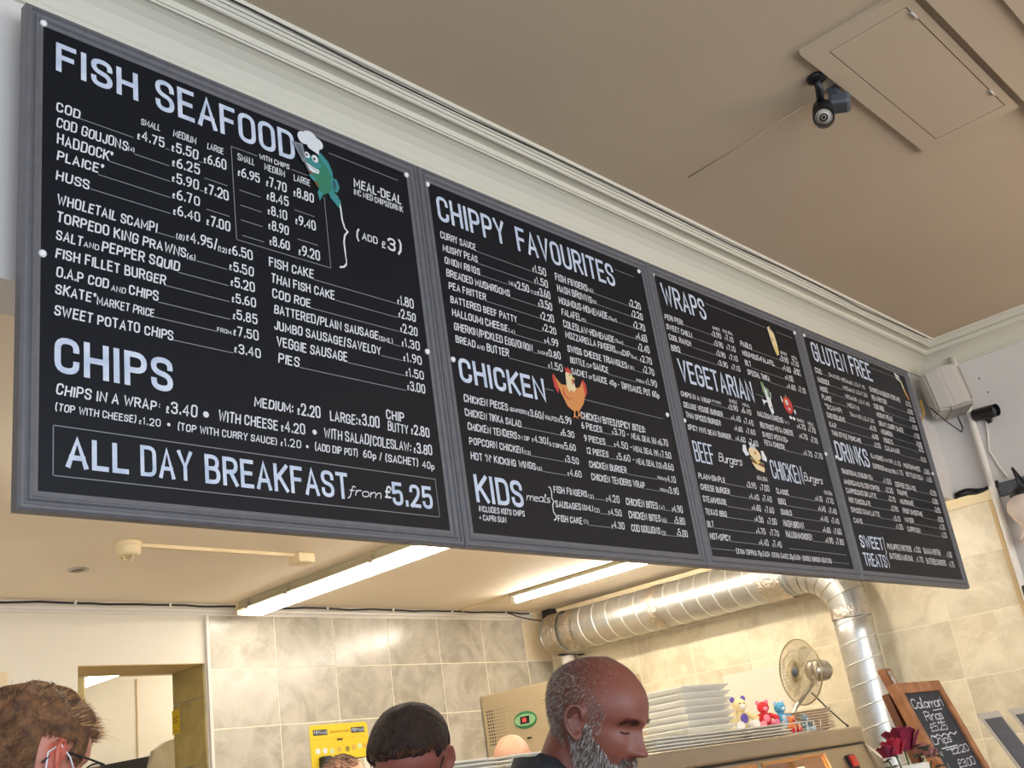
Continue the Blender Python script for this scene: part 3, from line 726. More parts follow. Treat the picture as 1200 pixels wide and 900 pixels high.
# ------------------------------------------------------------ stroke lettering
# glyph: (width, [(kind, [(x,y)...])])  kind s = straight, c = rounded corners, o = closed rounded
def g(w, *st):
    out = []
    for s in st:
        k, rest = s[0], s[1:].split()
        out.append((k, [tuple(float(v) for v in q.split(',')) for q in rest]))
    return (w, out)
GL = {
'A': g(1,'s0,0 .5,1 1,0','s.17,.3 .83,.3'), 'B': g(.9,'s0,0 0,1','c0,1 .93,1 .93,.53 0,.53','c0,.53 1,.53 1,0 0,0'),
'C': g(.9,'c1,.74 1,1 0,1 0,0 1,0 1,.26'), 'D': g(.95,'s0,0 0,1','c0,1 1,1 1,0 0,0'), 'E': g(.8,'s1,1 0,1 0,0 1,0','s0,.52 .85,.52'),
'F': g(.78,'s0,0 0,1 1,1','s0,.52 .85,.52'), 'G': g(.95,'c1,.74 1,1 0,1 0,0 1,0 1,.46','s1,.46 .58,.46'), 'H': g(.95,'s0,0 0,1','s1,0 1,1','s0,.5 1,.5'),
'I': g(.06,'s.5,0 .5,1'), 'J': g(.7,'c1,1 1,0 0,0 0,.25'), 'K': g(.95,'s0,0 0,1','s1,1 .03,.42','s.3,.58 1,0'), 'L': g(.72,'s0,1 0,0 1,0'),
'M': g(1.25,'s0,0 0,1 .5,.25 1,1 1,0'), 'N': g(1,'s0,0 0,1 1,0 1,1'), 'O': g(.95,'o0,0 0,1 1,1 1,0'), 'P': g(.9,'s0,0 0,1','c0,1 1,1 1,.45 0,.45'),
'Q': g(.95,'o0,0 0,1 1,1 1,0','s.6,.25 1.05,-.08'), 'R': g(.93,'s0,0 0,1','c0,1 1,1 1,.48 0,.48','s.5,.48 1,0'),
'S': g(.9,'c1,.76 1,1 0,1 0,.56 1,.46 1,0 0,0 0,.24'), 'T': g(.85,'s0,1 1,1','s.5,1 .5,0'), 'U': g(.95,'c0,1 0,0 1,0 1,1'), 'V': g(1,'s0,1 .5,0 1,1'),
'W': g(1.4,'s0,1 .25,0 .5,.8 .75,0 1,1'), 'X': g(.95,'s0,0 1,1','s0,1 1,0'), 'Y': g(.95,'s0,1 .5,.45 1,1','s.5,.45 .5,0'), 'Z': g(.85,'s0,1 1,1 0,0 1,0'),
'0': g(.85,'o0,0 0,1 1,1 1,0'), '1': g(.35,'s0,.8 .6,1 .6,0'), '2': g(.85,'c0,.76 0,1 1,1 1,.55 0,0','s0,0 1,0'), '3': g(.85,'c0,.8 0,1 1,1 1,.54 .35,.54','c.35,.54 1,.54 1,0 0,0 0,.2'),
'4': g(.9,'s.75,0 .75,1 0,.3 1,.3'), '5': g(.85,'s.95,1 .08,1 .03,.56','c.03,.56 1,.66 1,0 0,0 0,.2'), '6': g(.85,'c.8,1 .25,.85 0,.5 0,.25','o0,0 0,.54 1,.54 1,0'),
'7': g(.8,'s0,1 1,1 .35,0'), '8': g(.85,'o0,0 0,.53 1,.53 1,0','o.06,.53 .06,1 .94,1 .94,.53'), '9': g(.85,'o0,.46 0,1 1,1 1,.46','c1,.75 1,.5 .75,.15 .25,0'),
'£': g(.8,'c1,.75 1,1 .28,1 .28,0','s0,0 1,0','s0,.5 .8,.5'), '.': g(.05,'s.5,0 .5,.14'), ',': g(.05,'s.6,.1 .2,-.12'), ':': g(.05,'s.5,.1 .5,.22','s.5,.6 .5,.72'),
'(': g(.25,'c1,1.1 0,.8 0,.2 1,-.1'), ')': g(.25,'c0,1.1 1,.8 1,.2 0,-.1'), '/': g(.45,'s0,-.1 1,1.08'), '-': g(.4,'s0,.45 1,.45'), '+': g(.55,'s0,.42 1,.42','s.5,.2 .5,.66'),
"'": g(.06,'s.5,1 .5,.78'), '*': g(.35,'s.5,1.05 .5,.72','s0,.98 1,.8','s0,.8 1,.98'), '~': g(1.2,'c0,.4 .25,.7 .5,.3 .75,.7 1,.4'),
'a': g(.8,'o0,0 0,.6 1,.6 1,0','s1,.6 1.1,0'), 'e': g(.75,'c0,.32 1,.4 .9,.62 0,.62 0,0 1.05,.05'), 'f': g(.6,'c1,.95 .6,1.1 .45,.9 .35,-.3 0,-.35','s.05,.55 .85,.55'),
'g': g(.8,'o0,0 0,.6 1,.6 1,0','c1,.6 1,-.4 0,-.4 0,-.2'), 'i': g(.1,'s.5,0 .5,.6','s.5,.8 .5,.88'), 'l': g(.35,'c0,.2 .8,1.05 .3,1.15 .2,0 1,.05'), 'm': g(1.2,'s0,0 0,.6','c0,.3 .2,.65 .5,.6 .5,0','c.5,.3 .7,.65 1,.6 1,0'),
'n': g(.8,'s0,0 0,.6','c0,.3 .3,.68 1,.6 1,0'), 'o': g(.75,'o0,0 0,.6 1,.6 1,0'), 'p': g(.75,'s0,.6 0,-.35','o0,0 0,.6 1,.6 1,0'), 'r': g(.55,'s0,0 0,.6','c0,.3 .3,.65 1,.58'),
's': g(.65,'c1,.5 .8,.65 0,.6 .1,.35 1,.3 .9,0 0,.05'), 'u': g(.8,'c0,.6 0,0 1,0 1,.6','s1,.6 1.05,0'), 'z': g(.7,'s0,.6 1,.6 0,0 1,0'), 'h': g(.8,'s0,0 0,1','c0,.3 .3,.68 1,.6 1,0'), 'd': g(.8,'o0,0 0,.6 1,.6 1,0','s1,1.05 1,0'),
'y': g(.8,'s0,.6 .5,0','s1,.6 .3,-.35'), 't': g(.5,'s.4,.95 .4,0','s0,.6 1,.6'), 'c': g(.7,'c1,.5 .8,.62 0,.6 0,0 1,.05'), 'B_': g(.9,'s0,0 0,1'),
}
def round_poly(p, closed, r):
    n = len(p); out = []
    for i in range(n):
        if not closed and i in (0, n-1): out.append(p[i]); continue
        a, b, c = p[i-1], p[i], p[(i+1) % n]
        la = math.dist(a, b); lc = math.dist(b, c)
        ra = min(r, la*(.5 if (closed or i > 1) else .95)); rc = min(r, lc*(.5 if (closed or i < n-2) else .95))
        A = (b[0]+(a[0]-b[0])*ra/max(la,1e-9), b[1]+(a[1]-b[1])*ra/max(la,1e-9)); C_ = (b[0]+(c[0]-b[0])*rc/max(lc,1e-9), b[1]+(c[1]-b[1])*rc/max(lc,1e-9))
        for t in (0,.25,.5,.75,1):
            out.append(((1-t)**2*A[0]+2*t*(1-t)*b[0]+t*t*C_[0], (1-t)**2*A[1]+2*t*(1-t)*b[1]+t*t*C_[1]))
    q = [out[0]]
    for s in out[1:]:
        if math.dist(s, q[-1]) > 1e-5: q.append(s)
    return q
def ribbon(bm, p, t, T, closed=False, ext=.0):
    if len(p) < 2: return
    p = list(p)
    if not closed and ext:
        for i, j in ((0, 1), (-1, -2)):
            d = (p[i][0]-p[j][0], p[i][1]-p[j][1]); l = math.hypot(*d) or 1; p[i] = (p[i][0]+d[0]/l*ext, p[i][1]+d[1]/l*ext)
    n = len(p); L = []; Rr = []
    for i in range(n):
        a = p[i-1] if (i > 0 or closed) else None; b = p[i]; c = p[(i+1) % n] if (i < n-1 or closed) else None
        ns = []
        for u, v in ((a, b), (b, c)):
            if u is None or v is None: continue
            l = math.dist(u, v) or 1; ns.append((-(v[1]-u[1])/l, (v[0]-u[0])/l))
        if len(ns) == 1: mx, my = ns[0]; k = 1
        else:
            mx, my = ns[0][0]+ns[1][0], ns[0][1]+ns[1][1]; l = math.hypot(mx, my)
            if l < 1e-6: mx, my = ns[0]; k = 1
            else: mx /= l; my /= l; k = min(1.7, 1/max(.3, mx*ns[0][0]+my*ns[0][1]))
        L.append(bm.verts.new(T(b[0]+mx*t/2*k, b[1]+my*t/2*k))); Rr.append(bm.verts.new(T(b[0]-mx*t/2*k, b[1]-my*t/2*k)))
    for i in range(n if closed else n-1):
        j = (i+1) % n
        bm.faces.new((L[i], L[j], Rr[j], Rr[i]))
def letter(bm, txt, x0, x1, zb, h, st, T):
    """draw txt between x0 and x1 on baseline zb in the plane map T(x, z)"""
    if st in 'hp': h *= 1.12
    th = {'b': .165, 'h': .15, 'p': .135, 's': .10}[st]*h
    o0 = Vector(T(0,0)); N_ = (Vector(T(1,0))-o0).cross(Vector(T(0,1))-o0).normalized()
    sp = .40 if st == 'b' else .38
    if st == 's': sp = .12
    ws = []
    for ch in txt:
        if ch == ' ': ws.append(.42 if st == 'b' else .62)
        else:
            w = GL.get(ch, GL['O'])[0]
            if ch == '£' and st == 'p': w *= .45
            ws.append(w + sp + (.12 if st == 'b' else .05))
    tot = sum(ws) - sp; k = (x1-x0)/max(tot, .01)
    if len(txt) == 1: k = min(k, h*.7)
    x = x0
    for ch, w in zip(txt, ws):
        if ch == ' ': x += w*k; continue
        gw, strokes = GL.get(ch, GL['O'])
        sc = 1.0; hh = h
        if ch == '£' and st == 'p': sc = .45; hh = h*.55
        t = th*(.7 if sc < 1 else 1)
        t = min(t, max(.3*k, .35*t))
        bw = max(gw*sc*k - (t*.2 if st != 'b' else 0), t*.2)
        sl = {'b': 0, 'h': rnd.uniform(.03,.14), 'p': rnd.uniform(0,.1), 's': .28}[st]
        jit = 0 if st == 'b' else rnd.uniform(-.03, .03)*h; js = 1 if st in 'b' else rnd.uniform(.94, 1.05)
        for si, (kind, pts) in enumerate(strokes):
            T2 = lambda x_, z_, k_=si: Vector(T(x_, z_)) + N_*(k_*.0003)
            q = [(x + t*.5 + px*bw + py*hh*sl, zb + jit + t*.5*(1 if st == 'b' else .6) + py*(hh*js - t)) for px, py in pts]
            closed = kind == 'o'
            if kind in 'co': q = round_poly(q, closed, .5*bw if bw < hh else .4*hh)
            if closed and math.dist(q[0], q[-1]) < 1e-5: q = q[:-1]
            ribbon(bm, q, t, T2, closed, 0 if closed else (t*.5 if st == 'b' else t*.35))
        x += w*k

# ------------------------------------------------------------ menu boards
BZ0, BZ1 = 2.126, 3.318
EDG = [.872, 2.070, 3.263, 4.448, 5.660]
FW = .042
FP = [(0,.022),(0,-.003),(.005,-.009),(.011,-.009),(.014,-.003),(.020,-.002),(.023,-.007),(.028,-.006),(.031,.0),(.042,.001),(.042,.006)]
NAMES = ['fish and chips menu board', 'chippy favourites and chicken menu board', 'wraps and burgers menu board', 'gluten free and drinks menu board']
LAB = ['leftmost and nearest black menu board, headed FISH SEAFOOD, in a grey moulded frame',
 'black menu board headed CHIPPY FAVOURITES with a painted hen, second from the left',
 'black menu board headed WRAPS with burger and vegetable drawings, second from the right',
 'rightmost and farthest black menu board, headed GLUTEN FREE, nearest the wall speaker']
TP = lambda x, z: (x, 2.0010, z)
boards = []
for i in range(4):
    x0, x1 = EDG[i]+.001, EDG[i+1]-.001
    if i == 0: x1 -= .002
    b = thing('menu_board', LAB[i], 'menu board', ((x0+x1)/2, 2.0, BZ0), 0, 'row of menu boards above the counter')
    P0 = Matrix.Translation((-(x0+x1)/2, -2.0, -BZ0))
    boards.append((b, P0, x0, x1))
    bm = NB(); box(bm, (x0+.03,2.002,BZ0+.03), (x1-.03,2.014,BZ1-.03)); bm.transform(P0); obj('panel', bm, M_BOARD, b)
    bm = NB(); box(bm, (x0+.1,2.014,BZ0+.6), (x0+.16,2.079,BZ1-.1)); bm.transform(P0); obj('mounting_batten', bm, M_BLACK, b)
    bm = NB(); box(bm, (x1-.16,2.014,BZ0+.6), (x1-.1,2.079,BZ1-.1)); bm.transform(P0); obj('mounting_batten', bm, M_BLACK, b)
    bm = NB(); rings = []
    for d, y in FP: rings.append([bm.verts.new((x,2.0+y,z)) for x, z in ((x0+d,BZ0+d),(x1-d,BZ0+d),(x1-d,BZ1-d),(x0+d,BZ1-d))])
    rings.append(rings[0])
    for a, c in zip(rings, rings[1:-1]+[rings[0]]):
        for k in range(4): bm.faces.new((a[k],a[(k+1)%4],c[(k+1)%4],c[k]))
    bm.transform(P0); obj('frame', bm, M_FRAME, b)
def which(x):
    for i in range(4):
        if x < EDG[i+1]: return i
    return 3
lt = [NB() for _ in range(4)]
for ln in TEXTS.split('\n'):
    st, a, b_, z, h, txt = ln.split('|', 5); a, b_, z, h = map(float, (a, b_, z, h)); i = which(a); h *= ({'b': (1.03,1.09,1.27,1.27), 's': (1,1.1,1.25,1.25)}.get(st, (1,1.08,1.22,1.22)))[i] if txt not in ('SWEET', 'TREATS') else .95
    if st == 'b':
        hb = NB(); letter(hb, txt, a, b_, z, h, 'b', TP); hb.transform(boards[i][1]); obj('heading', hb, M_HEAD, boards[i][0], recalc=False)
    else: letter(lt[i], txt, a, b_, z, h, st, TP)
for x0, z0, x1, z1 in RULES:
    i = which(min(x0, x1)); r_ = NB(); ribbon(r_, [(x0,z0),(x1,z1)], .0022, lambda x, z: (x, 2.0014, z)); r_.transform(boards[i][1]); obj('rule_line', r_, M_RULE, boards[i][0], recalc=False)
for x, z, r in DOTS: prism(lt[0], [(r*math.cos(k*pi/6), r*math.sin(k*pi/6)) for k in range(12)], .0005, basis((x,2.0012,z),(1,0,0),(0,0,1),(0,-1,0)))
for p, i, t in zip(BRACES, (0,1,3), (.0055,.004,.004)): ribbon(lt[i], p, t, TP)
for x, z in SCREWS:
    i = which(x); bm = NB(); lathe(bm, [(0,.006),(.006,.005),(.0085,.002),(.009,0)], 12, basis((x,2.001,z),(1,0,0),(0,0,1),(0,-1,0))); bm.transform(boards[i][1]); obj('screw_cap', bm, M_SCREW, boards[i][0])
for i in range(4):
    lt[i].transform(boards[i][1]); tag(obj('lettering', lt[i], M_TEXT, boards[i][0], recalc=False), kind='stuff')
# painted drawings: flat coloured shapes on the board
def draw(i, name, shapes, label):
    bm = NB(); mats = []
    for k, (M, poly) in enumerate(shapes):
        if M not in mats: mats.append(M)
        y = 2.0004 - .00022*k
        if len(poly) < 3: continue
        f = bm.faces.new([bm.verts.new((x, y, z)) for x, z in poly]); f.material_index = mats.index(M)
    bm.transform(boards[i][1]); o = obj(name, bm, mats, boards[i][0], recalc=False); o['label'] = label
def ell(cx, cz, rx, rz, a=0, n=20):
    ca, sa = math.cos(a), math.sin(a)
    return [(cx+rx*math.cos(t)*ca-rz*math.sin(t)*sa, cz+rx*math.cos(t)*sa+rz*math.sin(t)*ca) for t in [2*pi*k/n for k in range(n)]]
C_ = lambda n, r, g_, b: mat(n, rgb(r, g_, b), .7)
cW = C_('paint_white',214,218,222); cG = C_('paint_green',44,120,92); cT = C_('paint_teal',52,132,134); cTd = C_('paint_dark_teal',34,84,90); cO = C_('paint_orange',206,136,76); cR = C_('paint_red',190,62,56); cC = C_('paint_cream',222,204,160); cB = C_('paint_brown',120,78,48); cK = C_('paint_black',22,22,24); cS = C_('paint_steel',120,128,136); cL = C_('paint_leaf',120,150,110); cY = C_('paint_yellow',214,190,110)
def tr(P, x, z, s, a=0):   # local drawing coords -> board coords
    ca, sa = math.cos(a), math.sin(a)
    return [(x+s*(px*ca-pz*sa), z+s*(px*sa+pz*ca)) for px, pz in P]
# cook fish with hat and slice (fits x 1.60-1.77, z 3.06-3.28)
F = lambda P: tr(P, 1.685, 3.165, .1)
draw(0, 'fish_drawing', [
 (cT, F([(.35,-.75),(.62,-1.0),(.7,-.75),(.45,-.45),(.2,-.45)])), (cT, F([(-.1,-.72),(-.05,-.98),(.12,-.7),(.1,-.4)])),
 (cG, F([(-.3,.3),(.1,.45),(.42,.25),(.52,-.1),(.42,-.5),(.15,-.72),(-.05,-.6),(-.2,-.3),(-.35,-.05)])),
 (cT, F([(.0,.5),(.12,.62),(.38,.4),(.5,.1),(.48,-.1),(.3,.2)])), (cT, F([(.4,-.1),(.62,-.08),(.7,-.32),(.6,-.52),(.42,-.48)])),
 (cTd, F(ell(.52,-.3,.06,.16))), (cT, F(ell(-.18,.22,.3,.16,-.25))), (cW, F([(-.42,.12),(-.2,.04),(.02,0),(.0,-.12),(-.25,-.14),(-.42,-.02)])), (cTd, F([(-.42,.06),(.0,-.06),(.0,-.075),(-.42,.045)])),
 (cW, F(ell(-.36,.36,.09,.1))), (cW, F(ell(-.1,.33,.11,.12))), (cK, F(ell(-.38,.36,.035,.04))), (cK, F(ell(-.13,.31,.04,.045))),
 (cW, F(ell(-.45,.88,.2,.2))), (cW, F(ell(-.22,.98,.24,.2))), (cW, F(ell(.02,.86,.2,.18))), (cW, F([(-.45,.85),(.08,.75),(.04,.5),(-.3,.6)])),
 (cS, F([(-.85,.62),(-.5,.66),(-.42,.12),(-.55,.06)])), (cK, F([(-.72,.56),(-.69,.56),(-.56,.2),(-.58,.2)])), (cK, F([(-.64,.57),(-.61,.57),(-.5,.2),(-.52,.2)])),
 (cS, F([(-.52,.1),(-.46,.12),(-.3,-.2),(-.36,-.22)])), (cB, F([(-.38,-.15),(-.3,-.13),(-.06,-.55),(-.14,-.58)])), (cT, F(ell(-.26,-.34,.13,.07,-.6)))], 'painted green cook fish in a white hat holding a slice')
# hen (x 2.57-2.74, z 2.58-2.76)
F = lambda P: tr(P, 2.655, 2.67, .09)
draw(1, 'hen_drawing', [
 (cR, F([(-.95,.5),(-.85,.62),(-.62,.3),(-.75,-.15),(-.92,.1)])), (cR, F([(.95,.52),(.8,.68),(.62,.45),(.72,-.1),(.95,.2)])),
 (cO, F([(-.82,.5),(-.5,.25),(-.15,.3),(.2,.25),(.5,.3),(.75,.55),(.8,.1),(.62,-.3),(.3,-.62),(-.05,-.7),(-.35,-.55),(-.6,-.1)])),
 (cR, F(ell(-.22,-.02,.27,.24))), (cO, F(ell(-.18,.02,.25,.24))),
 (cC, F([(-.18,.75),(.02,.92),(.2,.75),(.3,.2),(.12,.05),(.0,.15),(-.12,.02),(-.22,.2)])),
 (cR, F([(-.15,.82),(-.18,1.0),(-.05,.93),(.02,1.05),(.1,.92),(.18,.96),(.16,.78)])), (cY, F([(.15,.72),(.36,.6),(.14,.56)])), (cR, F(ell(.17,.48,.05,.12))), (cK, F(ell(.05,.72,.03,.035))),
 (cO, F([(-.06,-.68),(.02,-.7),(-.02,-.85),(.18,-.98),(-.05,-.92),(-.18,-1.0),(-.1,-.86)])), (cO, F([(.16,-.62),(.24,-.62),(.24,-.78),(.46,-.9),(.2,-.85),(.08,-.92),(.16,-.78)]))], 'painted orange hen')
# filled wrap
F = lambda P: tr(P, 4.176, 3.18, .07)
draw(2, 'wrap_drawing', [(cC, F([(-.42,.85),(-.1,1.0),(.3,.6),(.4,-.2),(.36,-.85),(.05,-1.0),(-.12,-.7),(-.3,.1)])), (cB, F([(-.3,.92),(.0,.9),(.3,.55),(.1,.7)])), (cR, F([(-.1,.25),(.0,.2),(-.02,-.05),(-.12,.05)])), (cY, F([(.0,-.2),(.36,-.4),(.34,-.8),(.05,-.95),(-.08,-.7)]))], 'painted cream filled wrap')
F = lambda P: tr(P, 3.995, 2.875, .075)
draw(2, 'leek_drawing', [(cL, F([(-.4,1.0),(-.15,.95),(.05,.4),(-.15,.1),(-.38,.4)])), (cW, F([(-.12,.8),(.1,.5),(.3,.0),(.36,-.75),(.1,-.95),(-.1,-.5),(-.15,.1)])), (cL, F([(.1,.75),(.35,.6),(.2,.1),(.08,.2)])), (cW, F([(-.5,-.15),(-.15,-.12),(-.15,-.22),(-.5,-.3),(-.62,-.5),(-.7,-.1)])), (cW, F([(.4,.45),(.5,.5),(.38,.05),(.3,.0)])), (cK, F(ell(.16,-.5,.08,.05)))], 'painted white and green leek waving')
F = lambda P: tr(P, 4.165, 2.872, .055)
draw(2, 'tomato_drawing', [(cL, F([(-.15,.75),(0,1.0),(.1,.75)])), (cR, F(ell(0,.05,.72,.72))), (cO, F(ell(-.22,.3,.25,.25))), (cW, F(ell(-.08,.25,.2,.2))), (cK, F(ell(-.06,.25,.07,.08))), (cW, F([(-.2,-.15),(.25,-.25),(.05,-.42)])), (cW, F([(-.72,.3),(-.85,.7),(-.98,.6),(-.9,.1)])), (cW, F(ell(-.1,-1.0,.22,.14))), (cW, F(ell(.4,-1.02,.22,.14))), (cW, F(ell(.85,-.4,.13,.2)))], 'painted red tomato with a face')
F = lambda P: tr([(x, z*.85) for x, z in P], 3.775, 2.59, .072)
draw(2, 'burger_drawing', [(cW, F([(-1.25,.3),(-1.1,.7),(-.8,.75),(-.78,.35),(-.6,.1),(-1.0,-.05)])), (cW, F([(.75,.55),(1.0,.6),(1.25,.1),(1.15,-.15),(.7,-.05)])), (cC, F(ell(.0,.25,.62,.42,-.25))), (cL, F([(-.65,-.05),(.75,-.3),(.75,-.42),(-.6,-.18)])), (cB, F([(-.66,-.15),(.78,-.38),(.7,-.62),(-.5,-.4)])), (cY, F([(-.3,-.12),(.4,-.22),(.1,-.5)])), (cC, F([(-.58,-.4),(.72,-.62),(.6,-.95),(-.2,-.85)])), (cW, F(ell(-.25,.78,.14,.2))), (cW, F(ell(.05,.72,.14,.2))), (cK, F(ell(-.24,.76,.05,.07))), (cK, F(ell(.06,.7,.05,.07))), (cO, F(ell(.05,.3,.12,.1)))], 'painted burger with white gloves')
F = lambda P: tr(P, 5.54, 3.2, .08)
draw(3, 'sign_bearer_drawing', [(cW, F([(-.75,.95),(-.1,.8),(.0,.35),(-.6,.5)])), (cC, F([(-.1,.5),(.12,.45),(.3,-.1),(.05,-.1)])), (cL, F([(-.05,-.05),(.2,.0),(.35,-.6),(.2,-.6)])), (cO, F([(.05,-.1),(.3,-.1),(.62,-.75),(.45,-.85)])), (cK, F([(-.6,.75),(-.2,.66),(-.2,.62),(-.6,.71)])), (cK, F([(-.52,.62),(-.15,.53),(-.15,.49),(-.52,.58)]))], 'painted figure holding up a white sign')
RVX, RVY = 3.594, 1.61
ROSES = [(3.599, 1.62, 1.486), (3.483, 1.6, 1.465), (3.42, 1.6, 1.454), (3.75, 1.63, 1.442), (3.74, 1.6, 1.428)]
# ------------------------------------------------------------ kitchen ceiling things
def light_fitting(name, label, x0, x1, y0, y1, zt, double):
    t = thing(name, label, 'light', ((x0+x1)/2, (y0+y1)/2, zt), 0, 'fluorescent lights on the kitchen ceiling')
    w, l = (x1-x0)/2, (y1-y0)/2
    bm = NB(); box(bm, (-w,-l,-.040 if double else -.024), (w,l,0), .005)
    if double:
        box(bm, (-w-.010,-l+.0,-.046), (w+.010,l,-.040))
    obj('housing', bm, M_BATTEN, t)
    bm = NB()
    if double:
        prof = [(-w*.62,-.046),(-w*.60,-.060),(-w*.42,-.076),(w*.7,-.076),(w*.97,-.060),(w,-.046)]
        ra = [bm.verts.new((x,-l+.02,z)) for x, z in prof]; rb = [bm.verts.new((x,l-.02,z)) for x, z in prof]
        for k in range(5): bm.faces.new((ra[k],ra[k+1],rb[k+1],rb[k]))
        bm.faces.new(ra); bm.faces.new(rb[::-1]); obj('diffuser', bm, M_TUBE, t)
        for y in (-l+.1, -l+.55, l-.45, l-.1):
            bm = NB(); box(bm, (-w-.016,y-.012,-.055), (-w-.010,y+.012,-.02)); obj('clip', bm, M_STEEL, t)
        for y in (l, -l-.012):
            bm = NB(); box(bm, (-w-.006,y,-.072), (w+.006,y+.012,-.0)); obj('end_cap', bm, M_CREAM, t)
    else:
        tube(bm, [(0,-l+.03,-.045),(0,l-.03,-.045)], .016, 14); obj('tube', bm, M_TUBE2, t)
        for y in (-l, l-.03):
            bm = NB(); box(bm, (-.02,y,-.064), (.02,y+.03,-.022), .004); obj('lamp_holder', bm, M_WHITE, t)
    return t
light_fitting('fluorescent_light', 'wide fluorescent light with a clear plastic cover, nearest the round detector', 3.40, 3.55, 3.35, 5.03, ZK, True)
light_fitting('fluorescent_light', 'narrow bare tube light nearest the silver duct, partly behind the second menu board', 5.12, 5.20, 3.1, 4.62, ZK, False)
light_fitting('fluorescent_light', 'unseen wide fluorescent light added to brighten the left end of the kitchen', .95, 1.10, 3.75, 5.0, ZK, True)  # unseen fitting, added to spread more light over the kitchen
light_fitting('fluorescent_light', 'unseen tube light added close behind the first menu board to brighten the kitchen', 1.7, 1.78, 2.35, 3.25, ZK, False)  # added out of sight behind the board, lifts the kitchen brightness
for lx, la in ((2.95,'second'),(4.8,'third')):
    t = light_fitting('fluorescent_light', 'unseen tube light added as fill above the range, hidden behind the %s menu board' % la, lx-.04, lx+.04, 2.72-.75, 2.72+.75, ZK, False); t.rotation_euler = (0,0,pi/2)  # unseen pair, added as fill for the range and kitchen ceiling
light_fitting('fluorescent_light', 'tube light glimpsed through the serving opening in the room behind', 3.27, 3.40, 6.12, 7.0, 2.56, True)
light_fitting('fluorescent_light', 'unseen tube light added behind the tiled wall to brighten the room beyond', 4.5, 4.58, 5.7, 7.0, 2.62, False)  # hidden fitting, added only to brighten the back room
# surface trunking runs
bm = NB(); box(bm, (2.24,4.025,ZK-.014), (3.05,4.047,ZK)); tag(obj('ceiling_trunking', bm, M_CREAM), 'cream cable trunking between the round detector and the junction box', 'trunking')
bm = NB(); box(bm, (5.145,4.62,ZK-.014), (5.165,5.12,ZK)); tag(obj('ceiling_trunking', bm, M_CREAM), 'cream cable trunking from the narrow tube light to the back wall', 'trunking')
bm = NB(); box(bm, (6.02,2.3,ZK-.03), (6.045,5.05,ZK)); tag(obj('wall_trunking', bm, M_CREAM), 'cream trunking above the silver duct along the ceiling edge', 'trunking')
bm = NB(); box(bm, (3.04,3.99,ZK-.045), (3.13,4.08,ZK), .006); tag(obj('junction_box', bm, M_CREAM), 'small cream junction box on the kitchen ceiling beside the wide light', 'box')
t = thing('heat_detector', 'round cream ceiling detector on the kitchen ceiling', 'detector', (2.214,4.03,ZK))
bm = NB(); lathe(bm, [(0,0),(.056,0),(.056,-.014),(.05,-.018),(.05,-.022)], 28); obj('base', bm, M_CREAM, t)
bm = NB(); lathe(bm, [(.05,-.02),(.052,-.045),(.044,-.056),(.03,-.058),(.018,-.058),(0,-.058)], 28); obj('body', bm, M_CREAM, t)
bm = NB()
for k in range(4):
    a = k*pi/2+.4; tube(bm, [(.03*math.cos(a),.03*math.sin(a),-.055),(.022*math.cos(a),.022*math.sin(a),-.072),(0,0,-.078)], .0028, 6)
obj('cage', bm, M_CREAM, t)
t = thing('downlight', 'small recessed round downlight left of the ceiling detector', 'light', (2.235,4.488,ZK))
bm = NB(); lathe(bm, [(.045,-.001),(.044,-.006),(.034,-.008),(.030,-.004),(.028,-.001)], 24); obj('rim', bm, M_STEEL, t)
bm = NB(); lathe(bm, [(.029,-.002),(.018,-.0008),(.016,-.004),(0,-.005)], 20); obj('bulb', bm, mat('dim_bulb', rgb(70,56,40), .3), t)
# black cable on top of the kitchen cornice, with clips
t = thing('wall_cable', 'black cable sagging along the top of the kitchen back wall', 'cable', (4.0,5.08,2.655))
bm = NB()
P = []
for i in range(65):
    x = -2.0+i*.0; 
P = [(x/16.0-2.0, .0, .0) for x in range(32)]
pts = [(-2.0+.085*i, .0+.006*math.sin(i*1.3), -.003-.006*abs(math.sin(i*pi/6+.4))+.002*math.sin(i*2.1)) for i in range(46)]
tube(bm, pts, .0055, 7); obj('cable', bm, M_CABLE, t)
for i in range(0, 46, 6):
    bm = NB(); x = pts[i][0]; box(bm, (x-.004,-.012,-.016), (x+.004,.012,.004)); obj('clip', bm, M_WHITE, t)
t = thing('wall_cable', 'black cable bundle running above the silver duct under the ceiling', 'cable', (6.03,4.0,2.6))
pts = [(0.0+.004*math.sin(i*1.7), 1.0-.085*i, .014-.010*abs(math.sin(i*.6))) for i in range(32)]
bm = NB(); tube(bm, pts, .008, 7); tube(bm, [(x-.012,y,z-.01+.006*math.sin(y*7)) for x, y, z in pts], .006, 6); obj('cable', bm, M_CABLE, t)
for i in range(2, 30, 5):
    bm = NB(); x, y, z = pts[i]; box(bm, (-.028,y-.008,z-.02), (.012,y+.008,z+.012)); obj('clip', bm, M_WHITE, t)
bm = NB(); box(bm, (5.93,4.98,2.575), (6.0,5.06,ZK-.001), .004); tag(obj('cable_box', bm, M_BLACK), 'small black cable box in the corner above the duct end', 'box')
bm = NB(); tube(bm, [(5.60,5.09,2.655),(5.68,5.08,2.625),(5.80,5.06,2.60),(5.90,5.05,2.59),(5.925,5.03,2.59)], .004, 6); tag(obj('loose_cable', bm, M_CABLE), 'thin loose cable drooping in the ceiling corner by the duct end', 'cable')

